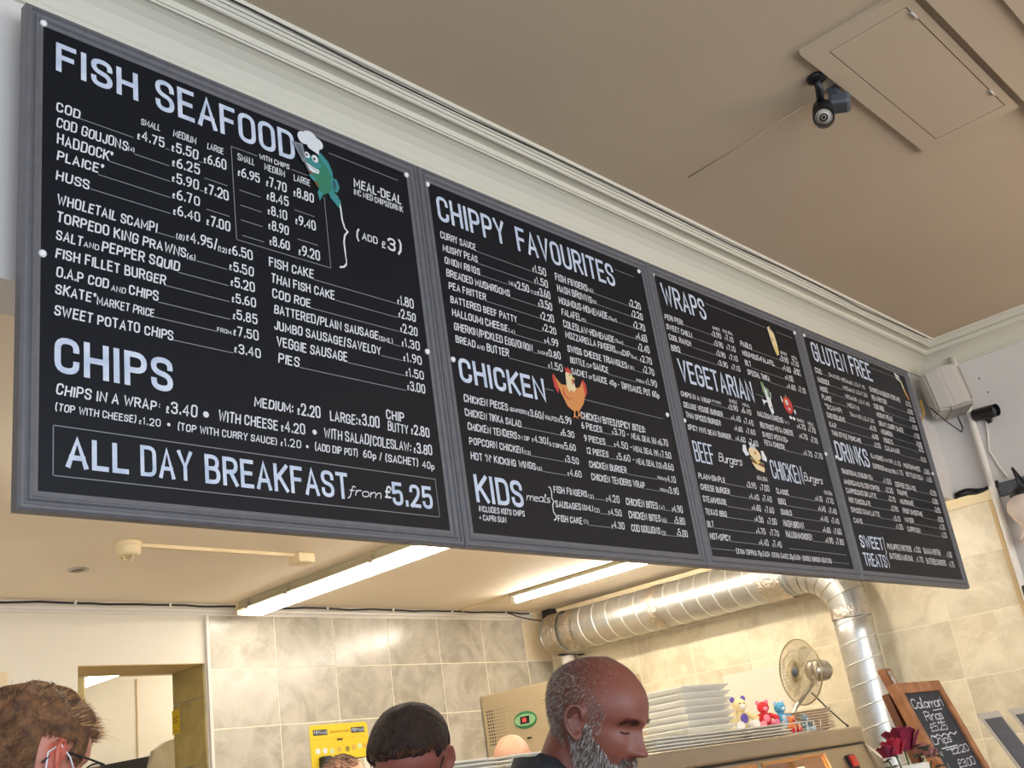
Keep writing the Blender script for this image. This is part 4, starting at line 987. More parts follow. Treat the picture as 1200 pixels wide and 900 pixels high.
# ------------------------------------------------------------ extraction duct
R_ = .136
t = thing('extraction_duct', 'silver spiral ventilation duct along the ceiling that turns down beside the fan', 'duct', (5.86,2.745,.95))
def loc(p): return Vector(p)-Vector((5.86,2.745,.95))
def spiral(bm, a, b, r, pitch, ridge=.0045):
    a, b = Vector(a), Vector(b); d = (b-a).normalized(); u, w = frame_of(d); L = (b-a).length; n = int(L/pitch*24)
    tube(bm, [a+d*(i*pitch/24)+(u*math.cos(2*pi*i/24)+w*math.sin(2*pi*i/24))*r for i in range(n)], ridge, 6)
bm = NB(); A, B = loc((5.86,4.93,2.462)), loc((5.86,3.02,2.462)); tube(bm, [A+(B-A)*k/8 for k in range(9)], R_, 40)
lathe(bm, [(0,0),(.11,0),(.13,.008),(.138,.03)], 40, basis(A+Vector((0,.012,0)),(1,0,0),(0,0,1),(0,-1,0)))
obj('horizontal_run', bm, M_DUCT, t)
bm = NB(); spiral(bm, A, B, R_, .117); obj('spiral_seam', bm, M_SEAM, t)
for y, w_, rr in ((4.86,.10,.1405),(4.80,.03,.1425),(4.70,.09,.1385),(3.98,.07,.1395),(3.14,.16,.141)):
    bm = NB(); ring = []
    n = 44
    for j in range(5):
        ring.append([bm.verts.new(loc((5.86+(rr+rnd.uniform(0,.0022))*math.cos(2*pi*k/n), y-w_/2+w_*j/4+(rnd.uniform(-.006,.006) if j in (0,4) else 0), 2.462+(rr+rnd.uniform(0,.0022))*math.sin(2*pi*k/n)))) for k in range(n)])
    for a, b in zip(ring, ring[1:]):
        for k in range(n): bm.faces.new((a[k],a[(k+1)%n],b[(k+1)%n],b[k]))
    obj('foil_band', bm, M_FOIL, t)
# gored elbow down to the narrower vertical pipe
RV = .105
bm = NB(); pts = []; rs = []
for k in range(7):
    a = k*pi/12; pts.append(loc((5.86, 3.02-.275*math.sin(a), 2.462-.275*(1-math.cos(a))))); rs.append(R_+(RV+.004-R_)*k/6)
tube(bm, pts, rs, 36, cap=False)
for f in bm.faces: f.smooth = False
obj('elbow', bm, M_DUCT, t)
bm = NB()
for k in (1,2,3,4,5):
    a = k*pi/12; c = pts[k]; dr = Vector((0,-math.cos(a),-math.sin(a)))
    u, w = frame_of(dr); tube(bm, [c+(u*math.cos(q*pi/18)+w*math.sin(q*pi/18))*(rs[k]+.001) for q in range(36)], .003, 6, closed=True)
obj('elbow_seam', bm, M_STEEL, t)
bm = NB(); A, B = loc((5.86,2.745,2.20)), loc((5.885,2.745,.95)); tube(bm, [A+(B-A)*k/8 for k in range(9)], RV, 40); obj('vertical_run', bm, M_DUCT, t)
bm = NB(); spiral(bm, A+Vector((0,0,-.06)), B, RV, .112, .0038); obj('spiral_seam', bm, M_SEAM, t)
bm = NB(); ring = []
for j in range(4): ring.append([bm.verts.new(A+Vector(((RV+.003+rnd.uniform(0,.003))*math.cos(2*pi*k/40),(RV+.003+rnd.uniform(0,.003))*math.sin(2*pi*k/40),.0-.022*j))) for k in range(40)])
for a, b in zip(ring, ring[1:]):
    for k in range(40): bm.faces.new((a[k],a[(k+1)%40],b[(k+1)%40],b[k]))
obj('foil_band', bm, M_FOIL, t)
t = thing('duct_bracket', 'white metal strap and channel under the far end of the silver duct', 'bracket', (5.90,4.86,2.32))
bm = NB(); box(bm, (-.07,-.02,-.008), (.16,.02,.0)); obj('arm', bm, M_BLACK, t)
bm = NB(); box(bm, (-.03,-.03,-.20), (.03,.03,-.008)); obj('channel', bm, M_TRIM, t)
bm = NB(); box(bm, (.04,-.035,-.05), (.065,-.015,-.008)); obj('clamp', bm, M_STEEL, t)

# ------------------------------------------------------------ hot food range
cab = thing('hot_food_range', 'long stainless steel hot food cabinet with plates piled on top', 'cabinet', (3.8,2.8,0))
def cl(x, y, z): return (x-3.8, y-2.8, z)
bm = NB()
box(bm, cl(2.2,2.45,0), cl(5.36,3.1,.95))
obj('base_unit', bm, M_STEEL_L, cab)
bm = NB(); box(bm, cl(2.2,2.6,1.483), cl(5.36,3.06,1.562), .012); box(bm, cl(2.2,2.62,1.478), cl(5.34,3.05,1.484)); obj('hood', bm, M_STEEL_L, cab)
bm = NB(); box(bm, cl(2.2,2.605,1.4775), cl(5.36,2.63,1.4835)); obj('shadow_gap', bm, M_BLACK, cab)
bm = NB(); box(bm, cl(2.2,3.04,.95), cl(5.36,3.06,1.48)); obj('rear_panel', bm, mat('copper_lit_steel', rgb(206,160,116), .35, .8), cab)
lean = Vector((0,-.3,-1)).normalized()
def lp(x, s): v = Vector((x,2.612,1.477))+lean*s; return cl(*v)
def slab(bm, x0, x1, s0, s1, th=.01, off=0.):
    nrm = Vector((0,-1,.3)).normalized()
    M = basis(Vector(lp(x0,s0))+nrm*off, (1,0,0), tuple(lean), tuple(-nrm))
    box(bm, (0,0,0), (x1-x0,s1-s0,th), 0, M)
bm = NB(); slab(bm, 4.93, 5.355, 0, .52); obj('control_panel', bm, M_STEEL_L, cab)
bm = NB(); slab(bm, 2.2, 4.93, 0, .014); slab(bm, 2.2, 4.93, .47, .52)
for x in (2.2,2.95,3.62,4.30): slab(bm, x, x+.05, .014, .47)
obj('front_frame', bm, M_STEEL_L, cab)
for x in (2.25,3.0,3.67,4.35):
    x1 = {2.25:2.95,3.0:3.62,3.67:4.30,4.35:4.90}[x]
    bm = NB(); slab(bm, x, x1, .02, .47, .005); obj('glass_pane', bm, M_GLASS, cab)
    bm = NB(); slab(bm, x, x1, .014, .026, .012, .004); slab(bm, x, x+.012, .02, .47, .012, .004); slab(bm, x1-.012, x1, .02, .47, .012, .004); obj('pane_frame', bm, mat('brass_edge', rgb(226,170,110), .35, .7), cab)
bm = NB(); slab(bm, 2.3, 4.9, .03, .05, .02, -.12); obj('heat_lamp', bm, mat('heat_lamp_glow', rgb(255,200,140), .5, emit=(1,.58,.28,1), estr=14), cab)
bm = NB(); prism(bm, [(5.358-3.8-5.358+3.8+p[0], p[1]) for p in ((2.612-2.8,1.477),(2.47-2.8,1.20),(2.40-2.8,.95),(3.06-2.8,.95),(3.06-2.8,1.477))], .006, basis(Vector((5.358-3.8,0,0)),(0,1,0),(0,0,1),(1,0,0))); obj('side_panel', bm, M_STEEL_L, cab)
bm = NB(); tube(bm, [cl(5.365,2.612,1.477), cl(5.365,2.49,1.347), cl(5.365,2.42,1.22)], .005, 6); obj('panel_edge', bm, M_TRIM, cab)
# rocker switch
sw = NB(); slab(sw, 5.10, 5.175, .045, .145, .02, .012); so = obj('rocker_switch', sw, M_BLACK, cab)
bm = NB(); slab(bm, 5.112, 5.164, .052, .106, .012, .022); obj('red_rocker', bm, mat('red_button', rgb(214,58,50), .35), so)
bm = NB(); slab(bm, 5.115, 5.161, .114, .138, .01, .018); obj('indicator', bm, M_DGREY, so)
# customer counter
bm = NB(); box(bm, (2.75,1.50,0), (6.05,2.37,.93)); box(bm, (2.70,1.40,.93), (6.05,2.38,.98), .008); tag(obj('serving_counter', bm, mat('counter_laminate', rgb(150,132,112), .35)), 'serving counter in front of the hot food range', 'counter')

bm = NB(); box(bm, (6.052,3.34,1.58), (6.0585,3.77,1.985)); tag(obj('wall_sheet', bm, mat('white_acrylic', rgb(226,218,198), .35)), 'plain pale panel fixed on the right wall tiles behind the soft toys', 'panel')

# ------------------------------------------------------------ things on the range
ZT = 1.5625
def tray_mesh(w, d, h):
    bm = NB()
    def ringz(o, z): return [bm.verts.new(p) for p in ((-w/2+o,-d/2+o,z),(w/2-o,-d/2+o,z),(w/2-o,d/2-o,z),(-w/2+o,d/2-o,z))]
    rs = [ringz(.03,0), ringz(.0,h-.004), ringz(0,h), ringz(.012,h), ringz(.035,.005)]
    for a, b in zip(rs, rs[1:]):
        for k in range(4): bm.faces.new((a[k],a[(k+1)%4],b[(k+1)%4],b[k]))
    bm.faces.new(rs[0][::-1]); bm.faces.new(rs[-1])
    bmesh.ops.recalc_face_normals(bm, faces=bm.faces)
    me = bpy.data.meshes.new('food_tray'); bm.to_mesh(me); bm.free(); me.materials.append(M_POLY); return me
tm = tray_mesh(.36,.26,.028)
ordn = ['lowest','second from the bottom','third from the bottom','fourth from the bottom','third from the top','second from the top','topmost']
for k in range(7):
    o = bpy.data.objects.new('food_tray', tm); COL.objects.link(o); o.location = (4.19+rnd.uniform(-.006,.006), 2.83+rnd.uniform(-.006,.006), ZT+.053+.0287*k); o.rotation_euler = (0,0,rnd.uniform(-.02,.02)-.03)
    tag(o, 'white deep tray, %s of the tall stack' % ordn[k], 'tray', 'tall stack of white food trays')
flat = tray_mesh(.34,.30,.013); 
def flatstack(x, y, n, z, where, rot=0, M=None, dx=0):
    me = flat
    for k in range(n):
        o = bpy.data.objects.new('flat_tray', me); COL.objects.link(o); o.location = (x+rnd.uniform(-.012,.012)+dx*k, y+rnd.uniform(-.008,.008), z+.0135*k); o.rotation_euler = (0,0,rot+rnd.uniform(-.03,.03))
        lv = ['lowest','second','third','fourth','fifth'][k] if k < n-1 else 'topmost'
        tag(o, '%s shallow tray, low pile %s' % (lv, where), 'tray', 'low piles of shallow white trays')
flatstack(4.20, 2.82, 4, ZT-.0005, 'under the tall tray stack', dx=-.004)
flatstack(3.84, 2.80, 4, ZT-.0005, 'left of the tall tray stack', dx=-.004)
flatstack(4.57, 2.80, 4, ZT-.0005, 'between tall stack and soft toys', dx=.004)
flatstack(3.40, 2.79, 4, ZT-.0005, 'behind the bearded head')
flatstack(2.98, 2.79, 4, ZT-.0005, 'left of the black shirt collar')
flatstack(2.58, 2.79, 4, ZT-.0005, 'at left end of the range')
# round plates
bm = NB(); lathe(bm, [(0,0),(.07,0),(.078,.003),(.125,.014),(.127,.017),(.122,.0165),(.076,.006),(0,.004)], 32); bmesh.ops.recalc_face_normals(bm, faces=bm.faces); pm = bpy.data.meshes.new('plate'); bm.to_mesh(pm); bm.free(); pm.materials.append(M_PLATE)
lv = ['lowest','second from the bottom','third from the bottom','fourth from the bottom','fourth from the top','third from the top','second from the top','topmost']
for k in range(8):
    o = bpy.data.objects.new('dinner_plate', pm); COL.objects.link(o); o.location = (5.14+rnd.uniform(-.004,.004), 2.77+rnd.uniform(-.004,.004), ZT+.0125*k)
    tag(o, 'cream dinner plate, %s of the stack under the fan' % lv[k], 'plate', 'stack of dinner plates by the fan')
# desk fan
FC = Vector((5.385,2.88,1.873)); fb = (5.285,2.975,ZT)
t = thing('desk_fan', 'metal desk fan with a round wire guard on top of the range', 'fan', fb)
def fl(v): return Vector(v)-Vector(fb)
bm = NB(); lathe(bm, [(0,.0),(.075,.0),(.077,.008),(.06,.016),(.02,.022),(0,.022)], 28); obj('base', bm, mat('fan_base', rgb(196,156,116), .35, .3), t)
bm = NB(); tube(bm, [fl((fb[0],fb[1],ZT+.02)), fl((fb[0]+.10,fb[1]-.02,1.70)), fl((FC.x+.09,FC.y-.04,1.83))], .011, 12); obj('pole', bm, M_STEEL, t)
ax = Vector((-.925,.38,.04)).normalized(); u = Vector((0,0,1)); u = (u-ax*u.dot(ax)).normalized(); v = ax.cross(u)
FM = basis(fl(FC), tuple(v), tuple(u), tuple(ax))
bm = NB(); lathe(bm, [(0,-.20),(.03,-.195),(.052,-.17),(.058,-.12),(.055,-.075),(.04,-.06),(0,-.06)], 24, FM); obj('motor', bm, M_STEEL, t)
bm = NB(); lathe(bm, [(0,.045),(.022,.043),(.027,.036),(.026,.028),(0,.028)], 20, FM); obj('badge', bm, M_DGREY, t)
RG = .168
def gp(r, a, z): return FM @ Vector((r*math.cos(a), r*math.sin(a), z))
grd = NB(); gr = NB()
for k in range(100):
    a = 2*pi*k/100; a2 = a+.35
    tube(gr, [gp(.026,a,.036), gp(.09,a+.12,.03), gp(.145,a+.25,.018), gp(RG,a2,0)], .0010, 3, cap=False)
    if k % 2 == 0: tube(gr, [gp(.05,a,-.055), gp(.12,a,-.045), gp(RG,a,0)], .0010, 3, cap=False)
for r, z in ((.06,.034),(.11,.026)): tube(gr, [gp(r,2*pi*k/36,z) for k in range(36)], .0016, 4, closed=True)
o = obj('wire_guard', gr, M_FAN, t); o['kind'] = 'stuff'
tube(grd, [gp(RG,2*pi*k/48,0) for k in range(48)], .0045, 8, closed=True); obj('guard_rim', grd, M_FAN, t)
for k in range(4):
    bm = NB(); a0 = k*pi/2+.3; vs = []
    for r, da, w_ in ((.025,0,.35),(.07,.1,.55),(.12,.25,.5),(.145,.42,.25)):
        vs.append((bm.verts.new(gp(r,a0+da-w_/2,.008)), bm.verts.new(gp(r,a0+da+w_/2,-.018))))
    for a, b in zip(vs, vs[1:]): bm.faces.new((a[0],a[1],b[1],b[0]))
    obj('blade', bm, mat('smoke_blade', rgb(206,198,176), .3, alpha=.55), t)
bm = NB(); tube(bm, [fl((5.42,2.86,1.76)), fl((5.38,2.78,1.68)), fl((5.34,2.68,1.585)), fl((5.33,2.655,ZT+.005)), fl((5.26,2.63,ZT+.005))], .004, 6); obj('power_cord', bm, M_CABLE, t)

# soft toys
def toy(label, x, y, z, s, c1, c2, c3, rz, cat='soft toy'):
    t = thing('soft_toy', label, cat, (x,y,z), rz, 'soft toys on the range')
    bm = NB(); ball(bm, (0,0,.045*s), (.04*s,.036*s,.048*s), 14); obj('body', bm, c1, t)
    bm = NB(); ball(bm, (0,-.005*s,.115*s), (.036*s,.034*s,.034*s), 14); hd = obj('head', bm, c1, t)
    bm = NB(); ball(bm, (0,-.036*s,.106*s), (.016*s,.012*s,.012*s), 10); obj('muzzle', bm, c2, hd)
    for sx in (-1,1):
        bm = NB(); ball(bm, (sx*.03*s,0,.145*s), (.014*s,.009*s,.015*s), 10); obj('ear', bm, c3, t)
        bm = NB(); tube(bm, [(sx*.03*s,0,.07*s),(sx*.055*s,-.02*s,.055*s),(sx*.06*s,-.045*s,.04*s)], [.014*s,.015*s,.016*s], 10); obj('arm', bm, c1, t)
        bm = NB(); tube(bm, [(sx*.022*s,0,.02*s),(sx*.04*s,-.04*s,.016*s),(sx*.045*s,-.065*s,.02*s)], [.018*s,.018*s,.02*s], 10); obj('leg', bm, c2, t)
        bm = NB(); ball(bm, (sx*.012*s,-.036*s,.122*s), .004*s, 8); obj('eye', bm, M_BLACK, t)
    bm = NB(); ball(bm, (0,-.03*s,.05*s), (.022*s,.012*s,.024*s), 10); obj('tummy_patch', bm, c3, t)
    return t
pl = lambda n, r, g_, b: mat(n, rgb(r,g_,b), .95, bump=.4, bscale=300)
pc, pp, pk, prd, pb, pb2, pwt, por, pgr = pl('plush_cream',232,214,160), pl('plush_purple',104,88,170), pl('plush_pink',236,140,160), pl('plush_red',214,52,60), pl('plush_blue',88,166,200), pl('plush_pale_blue',190,214,228), pl('plush_white',236,232,230), pl('plush_orange',226,140,84), pl('plush_grey',120,140,146)
ZS = ZT+.054
toy('cream soft toy bear with a purple tummy patch beside the stacked trays', 4.63,2.83,ZS,.95,pc,pwt,pp,-.5)
toy('pink and red soft toy between the cream bear and the blue toy', 4.79,2.80,ZT+.05,.8,prd,pk,pk,-.6)
toy('bright blue soft toy beside the dinner plates', 4.925,2.79,ZT+.04,.8,pb,pb2,pb2,-.3)
toy('small orange soft toy lying at the front of the wire basket', 4.83,2.685,ZT+.008,.5,por,prd,por,-.4)
toy('small grey soft toy at the front of the wire basket', 4.945,2.68,ZT+.008,.5,pgr,pb2,pgr,-.2)
bm = NB()
for z in (.004,.05): 
    c = [(4.75,2.635),(5.02,2.635),(5.02,2.85),(4.75,2.85)]; tube(bm, [(x,y,ZT+z) for x, y in c], .0022, 5, closed=True)
for i in range(9):
    x = 4.75+.27*i/8; s_ = .018 if i % 2 else -.018
    tube(bm, [(x,2.63,ZT+.004),(min(5.02,max(4.75,x+s_)),2.63,ZT+.05)], .0016, 4)
tag(obj('wire_basket', bm, M_TRIM), 'low white wire basket holding the small toys', 'basket')
bm = NB(); box(bm, (3.33,2.66,ZT+.054), (3.52,2.80,ZT+.082), .012); tag(obj('folded_cloth', bm, M_POLY), 'folded white cloth on the range just left of the bearded head', 'cloth')

# ------------------------------------------------------------ beige appliance with perforated front
t = thing('wall_heater', 'beige metal cabinet with perforated panels and an oval green display', 'appliance', (5.65,4.76,1.2))
def hl(x, y, z): return (x-5.65, y-4.76, z-1.2)
M_BEIGE = mat('beige_enamel', rgb(206,186,150), .45)
bm = NB(); box(bm, hl(5.275,4.385,1.2), hl(6.03,5.125,2.104), .004); obj('body', bm, M_BEIGE, t)
FX = 5.2745
for side in (0, 1):
    bm = NB()
    for i in range(12):
        for j in range(11):
            yy = 5.085-.021*i if side == 0 else 4.43+.021*i; zz = 2.00-.0205*j
            r = .0068 if i < 3 else .0045-.0003*(i-3)
            if i > 5 and 2 < j < 8 and i > 11-abs(j-5)*1.3: continue
            if i > 7 and 1 < j < 9: continue
            n = 6; bm.faces.new([bm.verts.new(hl(FX, yy+r*math.cos(k*pi/3), zz+r*math.sin(k*pi/3))) for k in range(n)])
    o = obj('perforations', bm, M_BLACK, t, recalc=False); o['kind'] = 'stuff'
mB = lambda x, y, z: basis(Vector(hl(x,y,z)), (0,-1,0), (0,0,1), (-1,0,0))
bm = NB(); prism(bm, ell(0,0,.095,.052,0,32), .006, mB(FX,4.76,1.905)); ov = obj('display_oval', bm, mat('green_label', rgb(52,140,84), .4), t)
bm = NB(); prism(bm, ell(0,0,.088,.036,0,32), .002, mB(FX-.006,4.76,1.905)); obj('display_band', bm, mat('pale_green', rgb(164,214,160), .4), ov)
bm = NB(); prism(bm, [(-.04,-.022),(.035,-.022),(.04,.022),(-.035,.022)], .003, mB(FX-.008,4.76,1.905)); obj('screen', bm, M_BLACK, ov)
bm = NB(); letter(bm, '88', -.018, .012, -.012, .024, 'b', lambda x, z: Vector(hl(FX-.0118,4.76-x,1.905+z))); obj('digits', bm, mat('red_digit', rgb(240,60,50), .5, emit=(1,.1,.06,1), estr=1.5), ov)
bm = NB(); prism(bm, [(-.018,-.005),(.018,-.005),(.018,.005),(-.018,.005)], .002, mB(FX,4.75,1.795)); obj('badge', bm, M_BLACK, t)

# ------------------------------------------------------------ wall items at the back
t = thing('notice_poster', 'yellow fryer care poster on the tiled back wall', 'poster', (4.10,5.136,1.55))
bm = NB(); prism(bm, [(-.205,-.0),(.205,0),(.21,.43),(.2,.452),(-.2,.452),(-.21,.43)], .002, basis(Vector((0,-.002,0)),(1,0,0),(0,0,1),(0,1,0))); obj('sheet', bm, M_YEL, t)
TQ = lambda x, z: Vector((x,-.0035,z))
bm = NB()
bm.free()
for P_ in ([(-.185,.395),(-.085,.395),(-.085,.425),(-.185,.425)],[(.085,.395),(.185,.395),(.185,.425),(.085,.425)],[(-.02,.36),(.02,.36),(.02,.37),(-.02,.37)],[(.08,.245),(.18,.245),(.18,.258),(.08,.258)]):
    bm = NB(); prism(bm, P_, .0005, basis(Vector((0,-.0032,0)),(1,0,0),(0,0,1),(0,1,0))); obj('name_plate', bm, M_PRINT, t)
bm = NB(); letter(bm, 'FRYMAX', -.18, -.09, .400, .02, 'b', lambda x, z: Vector((x,-.0045,z))); letter(bm, 'FRYMAX', .09, .18, .400, .02, 'b', lambda x, z: Vector((x,-.0045,z))); obj('name_lettering', bm, M_HEAD, t, recalc=False)
bm = NB()
letter(bm, 'GOOD FRYING GUIDE', -.07, .07, .402, .012, 'h', TQ)
for q in range(3): letter(bm, 'CARE OF YOUR OIL', -.19+.13*q, -.08+.13*q, .368, .005, 'h', TQ)
obj('small_print', bm, mat('orange_print', rgb(200,140,30), .6), t, recalc=False)
tn, ol, pz = pl('icon_tan',216,176,84), pl('icon_olive',150,140,60), pl('icon_pale',214,222,170)
ic = [(-.16,.31,pwt),(-.11,.31,pwt),(-.06,.305,pz),(-.01,.31,tn),(.05,.31,ol),(.095,.315,tn),(.14,.32,pz),(.178,.32,tn),(-.15,.235,tn),(-.1,.24,ol),(.02,.25,pz),(-.05,.24,tn)]
for x, z, M in ic:
    bm = NB(); prism(bm, ell(x,z,.017,.016,0,10), .0006, basis(Vector((0,-.003,0)),(1,0,0),(0,0,1),(0,1,0))); obj('icon', bm, M, t)
bm = NB(); prism(bm, [(.08,.18),(.185,.18),(.185,.24),(.08,.24)], .0006, basis(Vector((0,-.003,0)),(1,0,0),(0,0,1),(0,1,0))); obj('white_panel', bm, M_POLY, t)
bm = NB(); box(bm, (4.20,5.05,1.72), (4.38,5.137,1.80), .006); tag(obj('paper_dispenser', bm, M_WHITE), 'white box under the yellow poster on the back wall', 'dispenser')
bm = NB(); box(bm, (3.94,5.08,1.62), (4.00,5.137,1.83), .01); tag(obj('wall_phone', bm, M_BLACK), 'black wall handset at the left edge of the yellow poster', 'phone')
t = thing('safety_sticker', 'small yellow warning sticker on the olive tile inside the opening', 'sticker', (3.2475,5.435,2.10))
MS = basis(Vector((0,0,0)),(0,-1,0),(0,0,1),(-1,0,0))
bm = NB(); prism(bm, [(-.036,-.062),(.036,-.062),(.036,.062),(-.036,.062)], .001, MS); obj('sheet', bm, M_YEL, t)
bm = NB(); letter(bm, 'WET', -.024, .01, .012, .013, 'b', lambda x, z: Vector((-.0018,-x,z))); letter(bm, 'FLOOR', -.026, .018, -.006, .012, 'b', lambda x, z: Vector((-.0018,-x,z))); ribbon(bm, [(.014,.02),(.026,.03)], .006, lambda x, z: Vector((-.0018,-x,z))); ribbon(bm, [(-.024,-.05),(.022,-.05)], .003, lambda x, z: Vector((-.0018,-x,z))); obj('print', bm, M_PRINT, t, recalc=False)
for k, (z0, z1, la) in enumerate(((2.245,2.335,'upper'),(2.15,2.24,'lower'))):
    bm = NB(); box(bm, (2.08,5.13,z0), (2.222,5.149,z1), .008); tag(obj('socket_plate', bm, M_CREAM), '%s of the two cream plates on the white wall above the fair-haired man' % la, 'plate', 'pair of cream wall plates')
# beyond the opening
bm = NB(); box(bm, (4.0,7.19,.9), (4.008,7.2,2.6)); tag(obj('panel_joint', bm, M_CREAM), 'thin vertical joint strip on the white wall seen through the opening', 'strip')
bm = NB(); box(bm, (2.85,6.35,2.33), (3.205,6.75,2.60), .01); tag(obj('wall_cupboard', bm, mat('yellowed_wood', rgb(168,148,92), .5)), 'yellowish hanging cupboard at the left inside the opening', 'cupboard')
bm = NB(); prism(bm, [(0,1.2),(1.2,1.2),(1.2,2.065),(1.05,2.05),(0,1.95)], .5, basis(Vector((2.95,6.9,0)),(1,0,0),(0,0,1),(0,-1,0))); tag(obj('extractor_cover', bm, M_BLACK), 'black slanted appliance top seen low in the serving opening', 'appliance')
bm = NB(); prism(bm, [(0,1.2),(.30,1.2),(.30,2.03),(.27,2.07),(.2,2.065),(.1,2.04),(.03,2.0),(0,1.9)], .04, basis(Vector((3.33,5.9,0)),(1,0,0),(0,0,1),(0,-1,0))); tag(obj('marble_splashback', bm, M_TILE2), 'round-topped marble slab standing just inside the opening', 'slab')

# ------------------------------------------------------------ front of the room
# ceiling hatch and dropped beam
t = thing('ceiling_hatch', 'painted loft hatch with a raised frame in the main ceiling', 'hatch', (3.33,.88,ZC))
def cf(x, y, z): return (x-3.33, y-.88, z-ZC)
bm = NB(); z0, z1 = ZC-.018, ZC
for a, b in (((2.85,.70),(2.915,1.05)),((3.75,.70),(3.81,1.05)),((2.915,.985),(3.75,1.05)),((2.915,.70),(3.75,.728))): box(bm, cf(a[0],a[1],z0), cf(b[0],b[1],z1))
obj('frame', bm, M_CEIL, t)
bm = NB(); box(bm, cf(2.919,.732,z0+.001), cf(3.746,.981,z1)); obj('door', bm, M_CEIL, t)
bm = NB(); box(bm, cf(2.914,.726,z0+.004), cf(3.752,.986,z1-.002)); obj('shadow_gap', bm, mat('gap_brown', rgb(70,45,35), .9), t)
for x in (2.97, 3.62):
    bm = NB(); tube(bm, [cf(x-.022,.729,z0-.002), cf(x+.022,.729,z0-.002)], .004, 8); obj('hinge', bm, M_LGREY, t)
bm = NB(); box(bm, (-2.0,-.6,ZC-.03), (XW,.672,ZC)); struct(obj('trim_10', bm, M_CEIL))
bm = NB(); box(bm, (-2.0,-.6,ZC-.045), (XW,.512,ZC-.03)); struct(obj('trim_11', bm, M_CEIL))
bm = NB(); tube(bm, [(3.185,1.70,ZC-.0015),(3.17,1.45,ZC-.001),(3.14,1.19,ZC-.0015)], .0026, 5); tag(obj('ceiling_wire', bm, M_CEIL), 'thin painted-over wire on the ceiling leading to the camera', 'wire')
# dome camera on the ceiling
t = thing('security_camera', 'black bullet camera hanging from the main ceiling beside the hatch', 'camera', (3.03,1.085,ZC))
bm = NB(); lathe(bm, [(0,0),(.032,0),(.033,-.008),(.026,-.014),(0,-.014)], 24); obj('mount', bm, M_BLACK, t)
Bp = Vector((.035,.025,-.125)); Ap = Bp+Vector((.050,.014,.062))
bm = NB(); tube(bm, [(0,0,-.01),(.02,.008,-.03),Ap+Vector((-.005,.0,.01))], .013, 10); obj('arm', bm, M_BLACK, t)
d = (Bp-Ap).normalized(); uu, ww = frame_of(d)
bm = NB(); tube(bm, [Ap+Vector(d)*-.005, Ap, Bp], [.026,.033,.034], 26); obj('barrel', bm, M_BLACK, t)
MF = basis(Bp, tuple(uu), tuple(ww), tuple(d))
bm = NB(); lathe(bm, [(0,.001),(.028,.001),(.029,.002),(.0,.003)], 24, MF); lr = obj('lens_face', bm, mat('lens_cream', rgb(206,196,178), .3), t)
bm = NB(); lathe(bm, [(.008,.003),(.0125,.0045),(.014,.003)], 20, MF); lathe(bm, [(0,.0036),(.006,.0034)], 16, MF); obj('lens_ring', bm, M_BLACK, lr)
bm = NB(); tube(bm, [Bp+Vector(d)*.0+uu*0, Bp+Vector(d)*.01], [.0355,.0355], 26, cap=False); obj('sunshade', bm, M_BLACK, t)
bm = NB(); box(bm, (-.03,-.04,-.045), (.045,.03,0), .012, Matrix.Translation((.115,-.01,-.03)) @ Matrix.Rotation(.4,4,'Z') @ Matrix.Rotation(.2,4,'X')); box(bm, (.09,-.02,-.04), (.12,.01,0)); obj('cable_box', bm, M_DGREY, t)
# wall camera
t = thing('security_camera', 'small black bullet camera on the grey right wall beside the speaker', 'camera', (6.078,1.782,3.055))
bm = NB(); lathe(bm, [(0,0),(.02,0),(.02,.008),(0,.008)], 16, basis(Vector((0,0,-.03)),(0,1,0),(0,0,1),(-1,0,0))); obj('mount', bm, M_BLACK, t)
bm = NB(); tube(bm, [(-.005,0,-.03),(-.04,-.0,-.02)], .008, 8); obj('arm', bm, M_BLACK, t)
A = Vector((-.035,.055,.004)); B = Vector((-.07,-.055,-.012)); d = (B-A).normalized(); uu, ww = frame_of(d)
bm = NB(); tube(bm, [A-d*.008, A, B], [.022,.031,.031], 22); obj('barrel', bm, M_BLACK, t)
bm = NB(); tube(bm, [A+Vector((0,0,.005)), B+d*.02+Vector((0,0,.005))], [.033,.034], 22, cap=False); obj('sunshade', bm, M_BLACK, t)
bm = NB(); lathe(bm, [(0,.001),(.02,.0015),(.022,.0)], 20, basis(B,tuple(uu),tuple(ww),tuple(d))); obj('lens_face', bm, M_DGREY, t)
bm = NB(); tube(bm, [(6.07,1.80,3.02),(6.074,1.81,2.95),(6.074,1.83,2.86),(6.074,1.80,2.75),(6.07,1.775,2.69)], .005, 8); tag(obj('camera_cable', bm, M_TRIM), 'white cable dropping from the wall camera to the black strip', 'cable')
for k, (y, z, la) in enumerate(((1.72,3.24,'upper'),(1.70,3.15,'lower'))):
    y = (1.768,1.745)[k]; z = (3.265,3.175)[k]
    bm = NB(); lathe(bm, [(0,.001),(.005,0)], 8, basis(Vector((6.0795,y,z)),(0,1,0),(0,0,1),(-1,0,0))); tag(obj('screw_hole', bm, M_BLACK), '%s dark screw hole in the grey wall right of the speaker' % la, 'hole', 'screw holes by the speaker')
